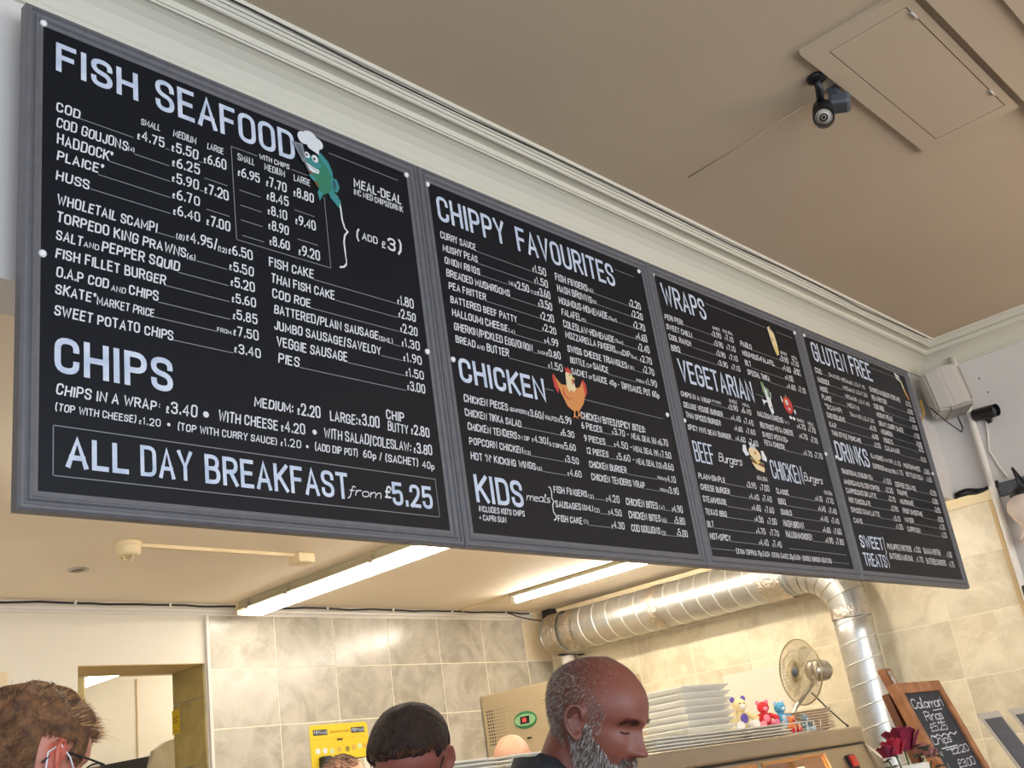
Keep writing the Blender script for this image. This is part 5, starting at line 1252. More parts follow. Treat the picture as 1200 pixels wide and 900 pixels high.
# wall speaker
t = thing('wall_speaker', 'grey box speaker mounted high in the wall corner beside the last menu board', 'speaker', (5.93,1.93,3.2))
MSx = Matrix.Rotation(.55,4,'Z') @ Matrix.Rotation(-.12,4,'X')
bm = NB()
rr = []
for y, wf, zt, zb in ((.085,.085,.125,-.095),(.0,.105,.135,-.115),(-.085,.108,.130,-.105),(-.105,.098,.115,-.09)):
    rr.append([bm.verts.new(MSx @ Vector((x,y,z))) for x, z in ((-wf,zb),(wf,zb),(wf,zt),(-wf,zt))])
for a, b in zip(rr, rr[1:]):
    for k in range(4): bm.faces.new((a[k],a[(k+1)%4],b[(k+1)%4],b[k]))
bm.faces.new(rr[0]); bm.faces.new(rr[-1][::-1]); bmesh.ops.bevel(bm, geom=list(bm.edges), offset=.012, segments=2, affect='EDGES'); obj('cabinet', bm, M_LGREY, t)
bm = NB(); box(bm, (-.09,-.113,-.078), (.09,-.104,.108), .008, MSx); obj('grille', bm, mat('speaker_cloth', rgb(176,168,158), .9, bump=.5, bscale=400), t)
bm = NB(); box(bm, (-.1,-.10,-.118), (.1,.02,-.1), .004, MSx); obj('lower_lip', bm, mat('grey_lip', rgb(150,144,138), .5), t)
bm = NB(); tube(bm, [(.08,.06,.08),(.13,.08,.09)], .03, 16); tube(bm, [(.04,.08,0),(.12,.10,0)], .018, 10); obj('wall_mount', bm, M_LGREY, t)
bm = NB(); tube(bm, [(-.1,.06,-.07),(-.085,-.0,-.17),(-.02,-.04,-.235),(.05,-.03,-.20),(.09,-.01,-.12)], .0035, 6); obj('speaker_wire', bm, M_CABLE, t)
bm = NB(); tube(bm, [(-.12,.09,-.02),(-.1,.10,-.1),(-.14,.11,-.13)], .006, 6); obj('yellow_wire', bm, mat('yellow_wire', rgb(180,140,60), .5), t)
# black cable strip along the right wall
bm = NB(); pts = [(6.05,2.07-.03*i,2.656+.006*math.sin(i*1.1)) for i in range(9)]
tube(bm, pts, .009, 7); tube(bm, [(6.06,2.07-.03*i,2.674+.012*math.sin(i*.9)) for i in range(9)], .010, 7)
tag(obj('cable_bundle', bm, M_CABLE), 'black cables resting on the tile cap at the right wall', 'cable')
bm = NB(); box(bm, (6.05,1.3,2.60), (XW-.001,1.84,2.672), .004); tag(obj('black_trunking', bm, M_DGREY), 'dark grey strip fixed along the right wall under the small camera', 'trunking')
# wall lamp
t = thing('wall_lamp', 'scrolled black wall lamp with a frosted glass shade at the right edge', 'lamp', (6.075,1.695,2.56))
bm = NB(); lathe(bm, [(0,0),(.05,0),(.045,.014),(0,.016)], 20, basis(Vector((0,0,.02)),(0,1,0),(0,0,1),(-1,0,0))); obj('wall_plate', bm, M_BLACK, t)
bm = NB(); tube(bm, [(-.01,0,.03),(-.06,.0,.08),(-.1,.01,.13),(-.13,.01,.145),(-.15,.0,.12),(-.14,0,.07),(-.135,0,.03)], .008, 8); obj('scroll_arm', bm, M_BLACK, t)
bm = NB(); lathe(bm, [(0,.055),(.02,.05),(.055,.02),(.065,.0),(.06,-.005),(0,-.005)], 20, Matrix.Translation((-.135,0,-.0))); obj('gallery', bm, M_BLACK, t)
bm = NB(); lathe(bm, [(.05,0),(.085,-.03),(.095,-.07),(.075,-.12),(.05,-.155),(.045,-.18),(.07,-.215),(.085,-.235),(.082,-.236),(.066,-.215),(.04,-.18),(.046,-.155)], 24, Matrix.Translation((-.135,0,0))); obj('glass_shade', bm, mat('frosted_glass', rgb(232,214,200), .35), t)
bm = NB(); box(bm, (6.0,1.60,2.05), (XW-.001,1.86,2.12), .01); tag(obj('wall_fixture', bm, M_BLACK), 'black wall fixture below the glass lamp at the right edge', 'fixture')

# ------------------------------------------------------------ counter signs
def leaning(name, label, cat, x, y, z, w, h, lean_, group=None):
    t = thing(name, label, cat, (x+w/2, y, .98), 0, group)
    dn = Vector((0,-lean_,-1)).normalized(); n = Vector((0,-1,lean_)).normalized()
    M = basis(Vector((-w/2,0,z-.98)), (1,0,0), tuple(dn), tuple(-n))   # local: x right, y down the face, z into the board
    return t, M
L_ = (1.668-1.0)*math.sqrt(1.09)
t, M = leaning('chalk_sign', 'wooden framed chalk sign reading Calamari Rings standing on the counter', 'sign', 3.93, 1.75, 1.668, .41, L_, .3)
bm = NB(); box(bm, (.04,.04,.004), (.37,L_-.08,.016), 0, M); obj('chalkboard', bm, mat('chalkboard', rgb(34,38,46), .6), t)
bm = NB()
for a, b in (((0,.0),(.04,L_)),((.37,0),(.41,L_)),((.04,0),(.37,.04)),((.04,L_-.08),(.37,L_))): box(bm, (a[0],a[1],-.006), (b[0],b[1],.03), .003, M)
obj('frame', bm, M_WOOD, t)
bm = NB(); box(bm, (.04,-.075,.028), (.13,.12,.05), .008, M); obj('rear_post', bm, M_WOOD, t)
bm = NB(); box(bm, (.07,-.06,.02), (.1,.01,.028), .004, M); obj('latch', bm, M_FOIL, t)
Mi = M
def TS(x, zz): return Mi @ Vector((x, zz, .0025))
def chalk(bm, txt, x0, x1, yb, h, th='s'):
    letter(bm, txt, x0, x1, -yb, h, th, lambda x, z: Mi @ Vector((x, -z, .0028)))
bm = NB()
CHF = lambda x, z: Mi @ Vector((x,-z,.0028))
chalk(bm, 'Calamari', .065, .34, .100, .040); chalk(bm, 'Rings', .118, .275, .148, .038); chalk(bm, '£5.25', .107, .26, .188, .030)
ribbon(bm, [(.22,-.112),(.31,-.110)], .003, CHF)
ribbon(bm, [(.08+.03*i, -.203-(.006 if i % 2 else -.003)) for i in range(9)], .004, CHF)
chalk(bm, 'Chips', .065, .235, .236, .034); ribbon(bm, [(.11,-.252),(.26,-.249)], .004, CHF); ribbon(bm, [(.14,-.259),(.26,-.258)], .003, CHF)
chalk(bm, 'M', .07, .115, .280, .022); chalk(bm, '£2.20', .175, .34, .277, .030); chalk(bm, 'L', .08, .115, .330, .026); chalk(bm, '£3.00', .17, .33, .327, .030)
tag(obj('chalk_writing', bm, M_TEXT, t, recalc=False), kind='stuff')
for xx in (0, .37):
    dn2 = Vector((0,-.20,-1)).normalized(); M2 = basis(M @ Vector((xx,0,.032)), (1,0,0), tuple(dn2), tuple(-Vector((0,-1,.20)).normalized()))
    bm = NB(); box(bm, (0,.02,0), (.04,L_-.02,.028), .003, M2); obj('rear_leg', bm, mat('oak_dark', rgb(112,66,34), .5), t)
for k, (x, y, w_, la) in enumerate(((4.655,1.75,.235,'slanted menu card in a clear frame, middle of the three at the lower right'),(5.02,1.75,.25,'slanted menu card in a clear frame at the right edge of the picture'),(4.53,1.98,.235,'slanted menu card half hidden behind the chalk sign'))):
    z = 1.53 if k != 2 else 1.495
    Lp = (z-.985)*math.sqrt(1+.2025)
    t, M = leaning('menu_card_stand', la, 'menu card', x, y, z, w_, Lp, .45, 'slanted menu cards on the counter')
    bm = NB(); box(bm, (0,0,.002), (w_,Lp,.008), 0, M); obj('backing', bm, mat('acrylic_grey', rgb(190,180,165), .25), t)
    bm = NB(); box(bm, (.022,.03,-.0005), (w_-.022,Lp-.02,.0015), 0, M); obj('print', bm, mat('slate_print', rgb(52,56,66), .3), t)
    bm = NB()
    for j in range(3): letter(bm, ['MENU','KEBABS','PIZZA'][j] if False else ['OFFER','SPECIAL','DEALS'][j], .05, w_-.07, -(.12+.08*j), .028, 'h', lambda x, z: M @ Vector((x,-z,-.0015)))
    if k != 2: obj('lettering', bm, mat('grey_print', rgb(112,116,124), .6), t, recalc=False)
    else: bm.free()
    bm = NB(); box(bm, (.0225,Lp-.3,-.0012), (w_-.0225,Lp-.19,-.0006), 0, M); obj('food_picture', bm, mat('food_print', rgb(190,96,60), .4, col2=rgb(120,150,60), nscale=30), t)
    bm = NB(); box(bm, (w_*.4,Lp*.5,.008), (w_*.6,Lp*.5+.02,.20), 0, M); obj('prop', bm, M_GLASS, t)
# flowers on the counter
t = thing('flower_vase', 'small vase of dark red roses in front of the chalk sign', 'vase', (RVX,RVY,.98))
bm = NB(); lathe(bm, [(0,0),(.05,0),(.055,.02),(.04,.25),(.055,.36),(.058,.42),(.054,.42),(.05,.36),(.035,.25),(.045,.02),(0,.02)], 20); obj('vase', bm, M_WHITE, t)
def rose(cx, cy, cz, s, M, nm='rose'):
    bm = NB(); ball(bm, (cx,cy,cz), (s*.35,s*.35,s*.45), 10)
    for k in range(11):
        a = k*2.4; r0 = s*(.25+.05*k); tilt = .2+.07*k
        ca, sa = math.cos(a), math.sin(a); vs = []
        for j in range(4):
            rowv = []
            for i in range(5):
                q = (i-2)*.36; zz = -.55*s+j*.33*s*(1.05-.02*k); rr_ = r0*(.5+.35*j/3*(1+tilt))
                rowv.append(bm.verts.new((cx+rr_*math.cos(a+q), cy+rr_*math.sin(a+q), cz+zz-.0*abs(i-2)*s-(.06*s*abs(i-2) if j == 3 else 0))))
            vs.append(rowv)
        for j in range(3):
            for i in range(4): bm.faces.new((vs[j][i],vs[j][i+1],vs[j+1][i+1],vs[j+1][i]))
    return obj(nm, bm, M, t, smooth=True)
mr1 = mat('rose_red', rgb(138,14,50), .6, col2=rgb(92,8,36), nscale=40); mr2 = mat('rose_bright', rgb(160,24,50), .6); mr3 = mat('rose_dusty', rgb(150,98,92), .7)
# heads placed around the mouth of the vase
for q, s_, M_, nm_ in zip(ROSES, (.078,.052,.038,.042,.036), (mr1,mr2,mr1,mr3,mr3), ('rose','rose','rose','dried_rose','dried_rose')): rose(q[0]-RVX, q[1]-RVY, q[2]-.98, s_, M_, nm_)
bm = NB()
for q in ROSES: p = (q[0]-RVX, q[1]-RVY, q[2]-1.01); tube(bm, [(0,0,.15),(p[0]*.4,p[1]*.4,.33),p], .003, 6)
obj('stems', bm, mat('stem_green', rgb(62,80,40), .6), t)
mleaf = mat('leaf_green', rgb(52,66,40), .6)
for k in range(34):
    a = rnd.uniform(0,2*pi); r = rnd.uniform(.02,.12); z = rnd.uniform(.36,.47); bm = NB()
    u = Vector((math.cos(a),math.sin(a),rnd.uniform(-.4,.7))).normalized(); w = Vector((-math.sin(a),math.cos(a),0)); n = u.cross(w); s = rnd.uniform(.028,.05); c = Vector((r*math.cos(a)*.8,r*math.sin(a)*.8,z))
    p = [c, c+u*s*.4+w*s*.35+n*.004, c+u*s+n*-.003, c+u*s*.4-w*s*.35+n*.004]
    bm.faces.new([bm.verts.new(q) for q in p]); obj('leaf', bm, mleaf, t)

H1X, H1Y, H1Z, AZ1 = 1.737, 1.385, 1.611, -1.335
H2X, H2Y, H2Z, AZ2 = 0.882, 1.950, 1.664, 0.175
H3X, H3Y, H3Z, AZ3 = 1.741, 1.930, 1.595, -2.565
H4X, H4Y, H4Z = 3.702, 3.450, 1.623
H5X, H5Y, H5Z = 3.117, 3.900, 1.642
# ------------------------------------------------------------ people
def cr(tab, z):
    n = len(tab)
    if z <= tab[0][0]: return tab[0][1]
    if z >= tab[-1][0]: return tab[-1][1]
    for i in range(n-1):
        if tab[i][0] <= z <= tab[i+1][0]: break
    z0, y0 = tab[i]; z1, y1 = tab[i+1]; h = z1-z0; t = (z-z0)/h
    m0 = (y1-tab[i-1][1])/(z1-tab[i-1][0]) if i > 0 else (y1-y0)/h
    m1 = (tab[i+2][1]-y0)/(tab[i+2][0]-z0) if i < n-2 else (y1-y0)/h
    return (2*t**3-3*t*t+1)*y0+(t**3-2*t*t+t)*h*m0+(-2*t**3+3*t*t)*y1+(t**3-t*t)*h*m1
TF = [(-.118,.035),(-.112,.062),(-.1,.080),(-.08,.083),(-.05,.086),(-.02,.087),(0,.087),(.02,.094),(.045,.094),(.07,.082),(.09,.062),(.105,.038),(.116,.0)]
TB = [(-.118,.03),(-.112,.0),(-.1,-.02),(-.08,-.045),(-.05,-.070),(-.02,-.088),(0,-.096),(.02,-.101),(.045,-.101),(.07,-.090),(.09,-.070),(.105,-.042),(.116,-.0)]
TW = [(-.118,.008),(-.112,.024),(-.1,.038),(-.08,.050),(-.05,.060),(-.02,.069),(0,.073),(.02,.077),(.045,.077),(.07,.068),(.09,.052),(.105,.034),(.116,.0)]
def gs(a, s): return math.exp(-.5*(a/s)**2)
def hp(th, z, k=1.0):
    f, b, w = cr(TF, z), cr(TB, z), max(0, cr(TW, z)); cx = (f+b)/2*.6
    c, s = math.cos(th), math.sin(th); e = .88
    C1 = math.copysign(abs(c)**e, c); S1 = math.copysign(abs(s)**e, s)
    x = cx + (f-cx)*C1 if c > 0 else cx + (cx-b)*C1
    y = w*S1
    if c > 0:
        ay = abs(y); d = 0
        if -.05 < z < .02:
            t = (.012-z)/.05; t = max(0, min(1, t)); amp = .008+.021*t**1.1 if z > -.040 else .030*max(0, 1-(-.040-z)/.009)
            d += amp*gs(y, .0065+.0045*t)
            d += .010*gs(ay-.013, .0055)*gs(z+.038, .006)
        d += .006*gs(ay-.022, .016)*gs(z-.020, .007)
        d -= .014*gs(ay-.030, .014)*gs(z-.001, .010)
        d += .007*gs(ay-.030, .010)*gs(z+.002, .0065)
        d += .0045*gs(ay-.042, .016)*gs(z+.028, .014)
        d += .0055*gs(y, .019)*gs(z+.061, .0038) + .0055*gs(y, .017)*gs(z+.0735, .0042) - .004*gs(y, .02)*gs(z+.067, .002)
        d += .006*gs(y, .015)*gs(z+.098, .011) - .003*gs(y, .02)*gs(z+.083, .005)
        d += .003*gs(y, .03)*gs(z+.058, .02)
        x += d*min(1, c*3)
    return Vector((x*k, y*k, z*k))
def hn(th, z, k=1.0):
    a = hp(th+.03, z, k)-hp(th-.03, z, k); b = hp(th, z+.002, k)-hp(th, z-.002, k); n = a.cross(b)
    return n.normalized() if n.length > 1e-12 else Vector((0,0,1))
def head_bm(bm, M, k=1.0, nt=96, nz=90):
    rows = []
    for j in range(nz+1):
        t = j/nz; z = -.1179+.2337*(.5-.5*math.cos(pi*t))
        rows.append([bm.verts.new(M @ hp(2*pi*i/nt, z, k)) for i in range(nt)])
    for a, b in zip(rows, rows[1:]):
        for i in range(nt): bm.faces.new((a[i],a[(i+1)%nt],b[(i+1)%nt],b[i]))
    bm.faces.new(rows[0][::-1]); bm.faces.new(rows[-1])
    for s in (-1, 1):   # ears
        E = M @ Matrix.Translation((-.006*k, s*.072*k, -.008*k)) @ Matrix.Rotation(s*-.38, 4, 'Z') @ Matrix.Rotation(-.18, 4, 'Y')
        rim = [(.014,.006),(.013,.022),(.004,.031),(-.008,.030),(-.016,.020),(-.018,.006),(-.014,-.008),(-.006,-.020),(.004,-.030),(.010,-.027),(.011,-.016)]
        tube(bm, [E @ Vector((x*k, s*(.016+(-x)*.25)*k, z*k)) for x, z in rim], .0046*k, 8)
        ball(bm, E @ Vector((-.003*k, s*.002*k, .002*k)), (.016*k,.008*k,.028*k), 12)
        tube(bm, [E @ Vector((.006*k,s*.006*k,-.014*k)), E @ Vector((.012*k,s*.006*k,-.004*k)), E @ Vector((.012*k,s*.006*k,.006*k))], .0045*k, 8)
        tube(bm, [E @ Vector((.003*k,s*.011*k,.016*k)), E @ Vector((-.008*k,s*.013*k,.006*k)), E @ Vector((-.003*k,s*.011*k,-.012*k))], .0034*k, 8)
        ball(bm, E @ Vector((.004*k,s*.006*k,-.026*k)), (.006*k,.004*k,.008*k), 10)
def cap(bm, a, b, ra, rb, n=16):
    a, b = Vector(a), Vector(b); tube(bm, [a+(b-a)*k/4 for k in range(5)], [ra+(rb-ra)*k/4 for k in range(5)], n); ball(bm, a, ra, n); ball(bm, b, rb, n)
def loft(bm, rings, n=32, M=None):
    rr = []
    for z, cx, rx, ry in rings:
        rr.append([bm.verts.new((cx+rx*math.copysign(abs(math.cos(t))**.85, math.cos(t)), ry*math.copysign(abs(math.sin(t))**.85, math.sin(t)), z)) for t in [2*pi*k/n for k in range(n)]])
    for a, b in zip(rr, rr[1:]):
        for k in range(n): bm.faces.new((a[k],a[(k+1)%n],b[(k+1)%n],b[k]))
    bm.faces.new(rr[0][::-1]); bm.faces.new(rr[-1])
def remesh(bm, vox, it=2, name='body'):
    me = bpy.data.meshes.new(name); bmesh.ops.recalc_face_normals(bm, faces=bm.faces); bm.to_mesh(me); bm.free()
    o = bpy.data.objects.new(name, me); COL.objects.link(o)
    r = o.modifiers.new('r', 'REMESH'); r.mode = 'VOXEL'; r.voxel_size = vox
    s = o.modifiers.new('s', 'SMOOTH'); s.iterations = it; s.factor = .5
    dg = bpy.context.evaluated_depsgraph_get(); m2 = bpy.data.meshes.new_from_object(o.evaluated_get(dg))
    bpy.data.objects.remove(o); bpy.data.meshes.remove(me); m2.name = name
    return m2
def skin_mat(name, base, rough=.5):
    M = bpy.data.materials.new(name); M.use_nodes = True; nt = M.node_tree; b = nt.nodes['Principled BSDF']
    at = nt.nodes.new('ShaderNodeAttribute'); at.attribute_name = 'tint'; mx = nt.nodes.new('ShaderNodeMix'); mx.data_type = 'RGBA'; mx.blend_type = 'MULTIPLY'; mx.inputs['Factor'].default_value = 1
    mx.inputs['A'].default_value = base; nt.links.new(at.outputs['Color'], mx.inputs['B']); nt.links.new(mx.outputs['Result'], b.inputs['Base Color'])
    b.inputs['Roughness'].default_value = rough; b.inputs['Subsurface Weight'].default_value = .12; b.inputs['Subsurface Radius'].default_value = (.012,.004,.002)
    return M
def strands(name, parent, M, roots, ln, wd, mats, flow, seg=3, k=1.0, grav=.0, curl=.0, lift=None):
    """roots: list of (theta, z); flow(th,z,n)-> direction vector in head space"""
    bm = NB()
    for th, z in roots:
        p = hp(th, z, k); n = hn(th, z, k); d = flow(th, z, n).normalized()
        if lift is not None: d = (d-n*d.dot(n)); d = (d.normalized() if d.length > 1e-4 else Vector((-1,0,0)))+n*lift; p = p+n*.011*k
        side = d.cross(n); side = side.normalized() if side.length > 1e-6 else Vector((1,0,0))
        side = (side*math.cos(.6)+n*math.sin(.6)*rnd.choice((-1,1))).normalized()
        L = ln*rnd.uniform(.65,1.15); prev = None; mi = rnd.randrange(len(mats))
        q = p - n*.001; dd = d.copy()
        for s in range(seg+1):
            w = wd*(1-s/seg*.85)*k
            a, b = bm.verts.new(M @ (q-side*w/2)), bm.verts.new(M @ (q+side*w/2))
            if prev:
                f = bm.faces.new((prev[0],prev[1],b,a)); f.material_index = mi
            prev = (a, b); dd = (dd + Vector((rnd.uniform(-.12,.12),rnd.uniform(-.12,.12),rnd.uniform(-.12,.12)-grav))).normalized(); q = q+dd*L/seg*k; dd = dd-n*curl
    o = obj(name, bm, mats, parent, recalc=False); o['kind'] = 'stuff'; return o
def samp(n, fn):
    out = []; tries = 0
    while len(out) < n and tries < n*60:
        tries += 1; u = rnd.uniform(-1, 1); th = rnd.uniform(0, 2*pi); z = -.001+.1155*u
        if fn(th, z): out.append((th, z))
    return out
def person(label, H, az, pitch, hyaw=0., roll=0., tall=1.78, vox=.006, skin=None, shirt=None, trousers=None, k=1.0, tint=None, fwd=.05, build=1.0):
    f = Vector((math.cos(az), math.sin(az), 0)); root = Vector((H[0], H[1], 0))-f*fwd
    t = thing('person', label, 'person', root, az)
    MH = Matrix.Translation((fwd,0,H[2])) @ Matrix.Rotation(hyaw,4,'Z') @ Matrix.Rotation(pitch,4,'Y') @ Matrix.Rotation(roll,4,'X')
    s = tall/1.78; Z = lambda z: z*s
    bm = NB(); head_bm(bm, MH, k)
    cap(bm, (-.015,0,Z(1.44)), MH @ Vector((-.030*k,0,-.060*k)), .062*k, .056*k, 24)
    cap(bm, (.005,0,Z(1.43)), MH @ Vector((.0,0,-.075*k)), .055*k, .048*k, 24)
    B = build
    T = [(Z(.80),0,.09,.15*B),(Z(.92),-.01,.115*B,.172*B),(Z(1.06),0,.10*B,.145*B),(Z(1.2),0,.11*B,.155*B),(Z(1.34),0,.115*B,.172*B),(Z(1.42),-.005,.10*B,.165*B),(Z(1.46),-.01,.075,.12),(Z(1.485),-.012,.055,.07)]
    loft(bm, T)
    J = {}
    for sg in (-1, 1):
        sh, el, wr = (-.005,sg*.185*B,Z(1.405)), (.02,sg*.235*B,Z(1.13)), (.235,sg*.15,Z(1.10))
        J[sg] = (sh, el, wr)
        cap(bm, sh, el, .048, .036); cap(bm, el, wr, .037, .025)
        w = Vector(wr); d = (w-Vector(el)).normalized(); sd = Vector((0,0,1)); up = d.cross(sd).normalized(); sd = up.cross(d)
        pc_ = w+d*.055
        for q in (-.026,-.009,.009,.026): cap(bm, w+d*.01, w+d*.085+sd*q, .017, .013, 8)
        for q, L in ((-.030,.062),(-.010,.072),(.010,.078),(.030,.070)):
            a = w+d*.085+sd*q; inn = up*(-sg); b = a+d*L*.45+inn*.006; c = b+d*L*.22+inn*L*.32; e = c+inn*L*.25-d*L*.02
            cap(bm, a, b, .0092, .0085, 8); cap(bm, b, c, .0085, .0078, 8); cap(bm, c, e, .0078, .0068, 8)
        a = w+d*.03+sd*.022; b = a+sd*.03+d*.025-up*sg*.012; cap(bm, a, b, .013, .0105, 8); cap(bm, b, b+d*.03-up*sg*.01, .0105, .0085, 8)
        hip, kn, an = (-.005,sg*.09,Z(.88)), (.012,sg*.10,Z(.48)), (-.02,sg*.10,Z(.09))
        cap(bm, hip, kn, .082*B, .052); cap(bm, kn, an, .052, .036); cap(bm, an, (.11,sg*.11,.035), .036, .028)
    me = remesh(bm, vox, 2)
    col = me.color_attributes.new('tint', 'FLOAT_COLOR', 'POINT'); MI = MH.inverted(); vals = []
    for v in me.vertices:
        c = (1,1,1)
        p = MI @ v.co
        if p.length < .2*k:
            p = p/k; x, y, z = p
            if x > .06 and -.082 < z < -.054 and abs(y) < .026: c = (.78,.52,.52)
            if tint:
                r = tint(x, y, z)
                if r: c = r
        vals.extend((c[0],c[1],c[2],1))
    col.data.foreach_set('color', vals)
    b = link('body', me, skin, t, True)
    # clothes
    if shirt:
        bm = NB(); g2 = .016
        loft(bm, [(Z(.86),0,.125*B,.182*B)]+[(z,cx,rx+g2,ry+g2) for z, cx, rx, ry in T[1:6]]+[(Z(1.462),-.012,.088,.135),(Z(1.492),-.016,.068,.085)])
        for sg in (-1,1):
            sh, el, wr = J[sg]; sh = Vector(sh); el = Vector(el); cap(bm, sh, sh+(el-sh)*.75, .064, .052); cap(bm, (0,sg*.08,Z(1.445)), sh, .05, .058)
        link('shirt', remesh(bm, .009, 4, 'shirt'), shirt, t, True)
        bm = NB(); n = 30; rr = []
        for z, g3 in ((Z(1.475),.084),(Z(1.50),.077),(Z(1.535),.073),(Z(1.538),.077),(Z(1.512),.090),(Z(1.487),.104)):
            row = []
            for q in range(n+1):
                a = .45+(2*pi-.9)*q/n; dip = .035*gs(math.cos(a)-1, .5) + (.012 if abs(q-n/2) < n/3 else 0)
                row.append(bm.verts.new((-.010+g3*math.cos(a)*.95, g3*math.sin(a)*.98, z-dip+.012)))
            rr.append(row)
        for a_, b_ in zip(rr, rr[1:]):
            for q in range(n): bm.faces.new((a_[q],a_[q+1],b_[q+1],b_[q]))
        cob = obj('collar', bm, shirt, t, True); so = cob.modifiers.new('solid', 'SOLIDIFY'); so.thickness = .003
    bm = NB(); loft(bm, [(Z(.80),0,.105*B,.16*B),(Z(.93),-.01,.128*B,.184*B),(Z(1.0),-.0,.12*B,.17*B)])
    for sg in (-1,1):
        cap(bm, (-.005,sg*.09,Z(.86)), (.012,sg*.10,Z(.48)), .094*B, .068); cap(bm, (.012,sg*.10,Z(.48)), (-.02,sg*.10,Z(.13)), .068, .056)
    link('trousers', remesh(bm, .012, 4, 'trousers'), trousers, t, True)
    for sg in (-1,1):
        bm = NB(); cap(bm, (-.035,sg*.105,.045), (.13,sg*.115,.040), .044, .038); box(bm, (-.08,sg*.11-.042,0), (.17,sg*.11+.042,.02), .008)
        obj('shoe', bm, M_BLACK, t)
    return t, MH
def shell(name, parent, M, fn, mat_, k=1.0, nt=96, nz=70, lump=None):
    """hair volume over the skull: fn(th,z)->thickness (<=0 means none)"""
    bm = NB(); rows = []
    for j in range(nz+1):
        z = -.1175+.2332*(.5-.5*math.cos(pi*j/nz)); row = []
        for i in range(nt):
            th = 2*pi*i/nt; th_ = fn(th if th < pi else th-2*pi, z)
            if j == nz: th_ = fn(0, .1155)
            row.append(bm.verts.new(M @ (hp(th, z, k)+hn(th, min(z,.108), k)*(th_+(lump(th,z)*min(1,th_/.012) if lump else 0)) if th_ > 0 else hp(th, z, k)-hn(th, min(z,.108), k)*.006)))
        rows.append(row)
    for a, b in zip(rows, rows[1:]):
        for i in range(nt): bm.faces.new((a[i],a[(i+1)%nt],b[(i+1)%nt],b[i]))
    bm.faces.new(rows[-1])
    return obj(name, bm, mat_, parent, True)
def hair_mat(name, c1, c2, sc=60):
    M = mat(name, c1, .75, col2=c2, nscale=sc, bump=.6, bscale=180); return M
def wrap(a): return (a+pi) % (2*pi)-pi
def on_dist(v): return Vector(v)

S_REDB = skin_mat('skin_tan', rgb(122,68,53)); S_PINK = skin_mat('skin_fair', rgb(190,124,104)); S_DARK = skin_mat('skin_warm', rgb(142,80,68)); S_PALE = skin_mat('skin_light', rgb(226,172,140))
cl_black = mat('black_cotton', rgb(30,32,36), .85, bump=.3, bscale=90); cl_jean = mat('dark_trousers', rgb(40,44,56), .85); cl_grey = mat('grey_shirt', rgb(90,92,98), .85); cl_white = mat('white_overall', rgb(220,218,210), .8)

# 1. bearded man
HB = (H1X, H1Y, H1Z)
def tint_beard(x, y, z):
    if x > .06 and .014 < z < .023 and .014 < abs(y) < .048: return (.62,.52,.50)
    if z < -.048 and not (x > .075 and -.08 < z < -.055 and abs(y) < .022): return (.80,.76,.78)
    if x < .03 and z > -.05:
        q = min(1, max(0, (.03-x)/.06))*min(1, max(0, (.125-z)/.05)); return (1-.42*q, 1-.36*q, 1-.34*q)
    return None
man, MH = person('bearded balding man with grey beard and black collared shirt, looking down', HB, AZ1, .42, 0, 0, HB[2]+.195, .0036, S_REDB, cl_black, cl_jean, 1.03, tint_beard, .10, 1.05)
g1, g2_, g3_ = mat('hair_grey', rgb(118,106,96), .6), mat('hair_light_grey', rgb(172,164,156), .6), mat('hair_brown_grey', rgb(74,58,48), .6)
def side_hair(th, z):
    a = abs(wrap(th))
    if a < 1.05 + max(0, (z-.02))*9: return False
    if z < -.02 and a < 1.9: return False
    if z < -.065: return False
    if abs(a-1.62) < .22 and -.045 < z < .022: return False
    if z > .085: return rnd.random() < .25
    return True
strands('hair', man, MH, samp(8500, side_hair), .007, .0010, [g1, g3_, g2_, g1], lambda th, z, n: n*.5+Vector((-.4,0,-.75)), 2, 1.03)
def beard(th, z):
    a = abs(wrap(th))
    if a > 1.75 or z > -.005: return False
    if a > 1.28: return z < .0 and z > -.09
    lim = -.052-.0*(a) if a < .5 else -.062+.045*max(0, (a-.75)/.6)
    if a < .33 and -.079 < z < -.056: return rnd.random() < .05
    return z < lim
strands('beard', man, MH, samp(8500, beard), .011, .0011, [g2_, g1, g1, g3_, mat('hair_white', rgb(222,218,214), .6), g3_], lambda th, z, n: n*.55+Vector((.05,0,-.85)), 3, 1.03)
strands('crown_fuzz', man, MH, samp(1500, lambda th, z: (z > .045 and abs(wrap(th)) > .8) or z > .104), .006, .0005, [g2_, g1], lambda th, z, n: n*.8+Vector((-.4,0,0)), 2, 1.03)
strands('moustache', man, MH, samp(900, lambda th, z: abs(wrap(th)) < .42 and -.058 < z < -.048), .013, .0011, [g3_, g1], lambda th, z, n: n*.6+Vector((0,.5*math.copysign(1,wrap(th)),-.8)), 3, 1.03)
strands('eyebrows', man, MH, samp(900, lambda th, z: .12 < abs(wrap(th)) < .62 and .014 < z+.006*abs(abs(wrap(th))-.35)/.2 < .023), [.010][0], .0010, [g3_, mat('brow_dark', rgb(44,34,30), .6)], lambda th, z, n: n*.6+Vector((0,.8*math.copysign(1,wrap(th)),.1)), 2, 1.03)
for s_ in (-1, 1):
    bm = NB(); tube(bm, [MH @ (hp(s_*(.20+.34*q/10), -.0055-.0018*math.sin(pi*q/10), 1.03)+hn(s_*(.20+.34*q/10), -.005, 1.03)*.0003) for q in range(11)], [.0006]+[.0017]*9+[.0006], 6); obj('lash_line', bm, mat('lash_dark', rgb(40,26,22), .7), man)
    bm = NB(); tube(bm, [MH @ (hp(s_*(.22+.30*q/10), .0065-.0015*abs(q-5)/5, 1.03)) for q in range(11)], [.0002]+[.0007]*9+[.0002], 6); obj('lid_crease', bm, mat('crease_brown', rgb(78,40,32), .7), man)

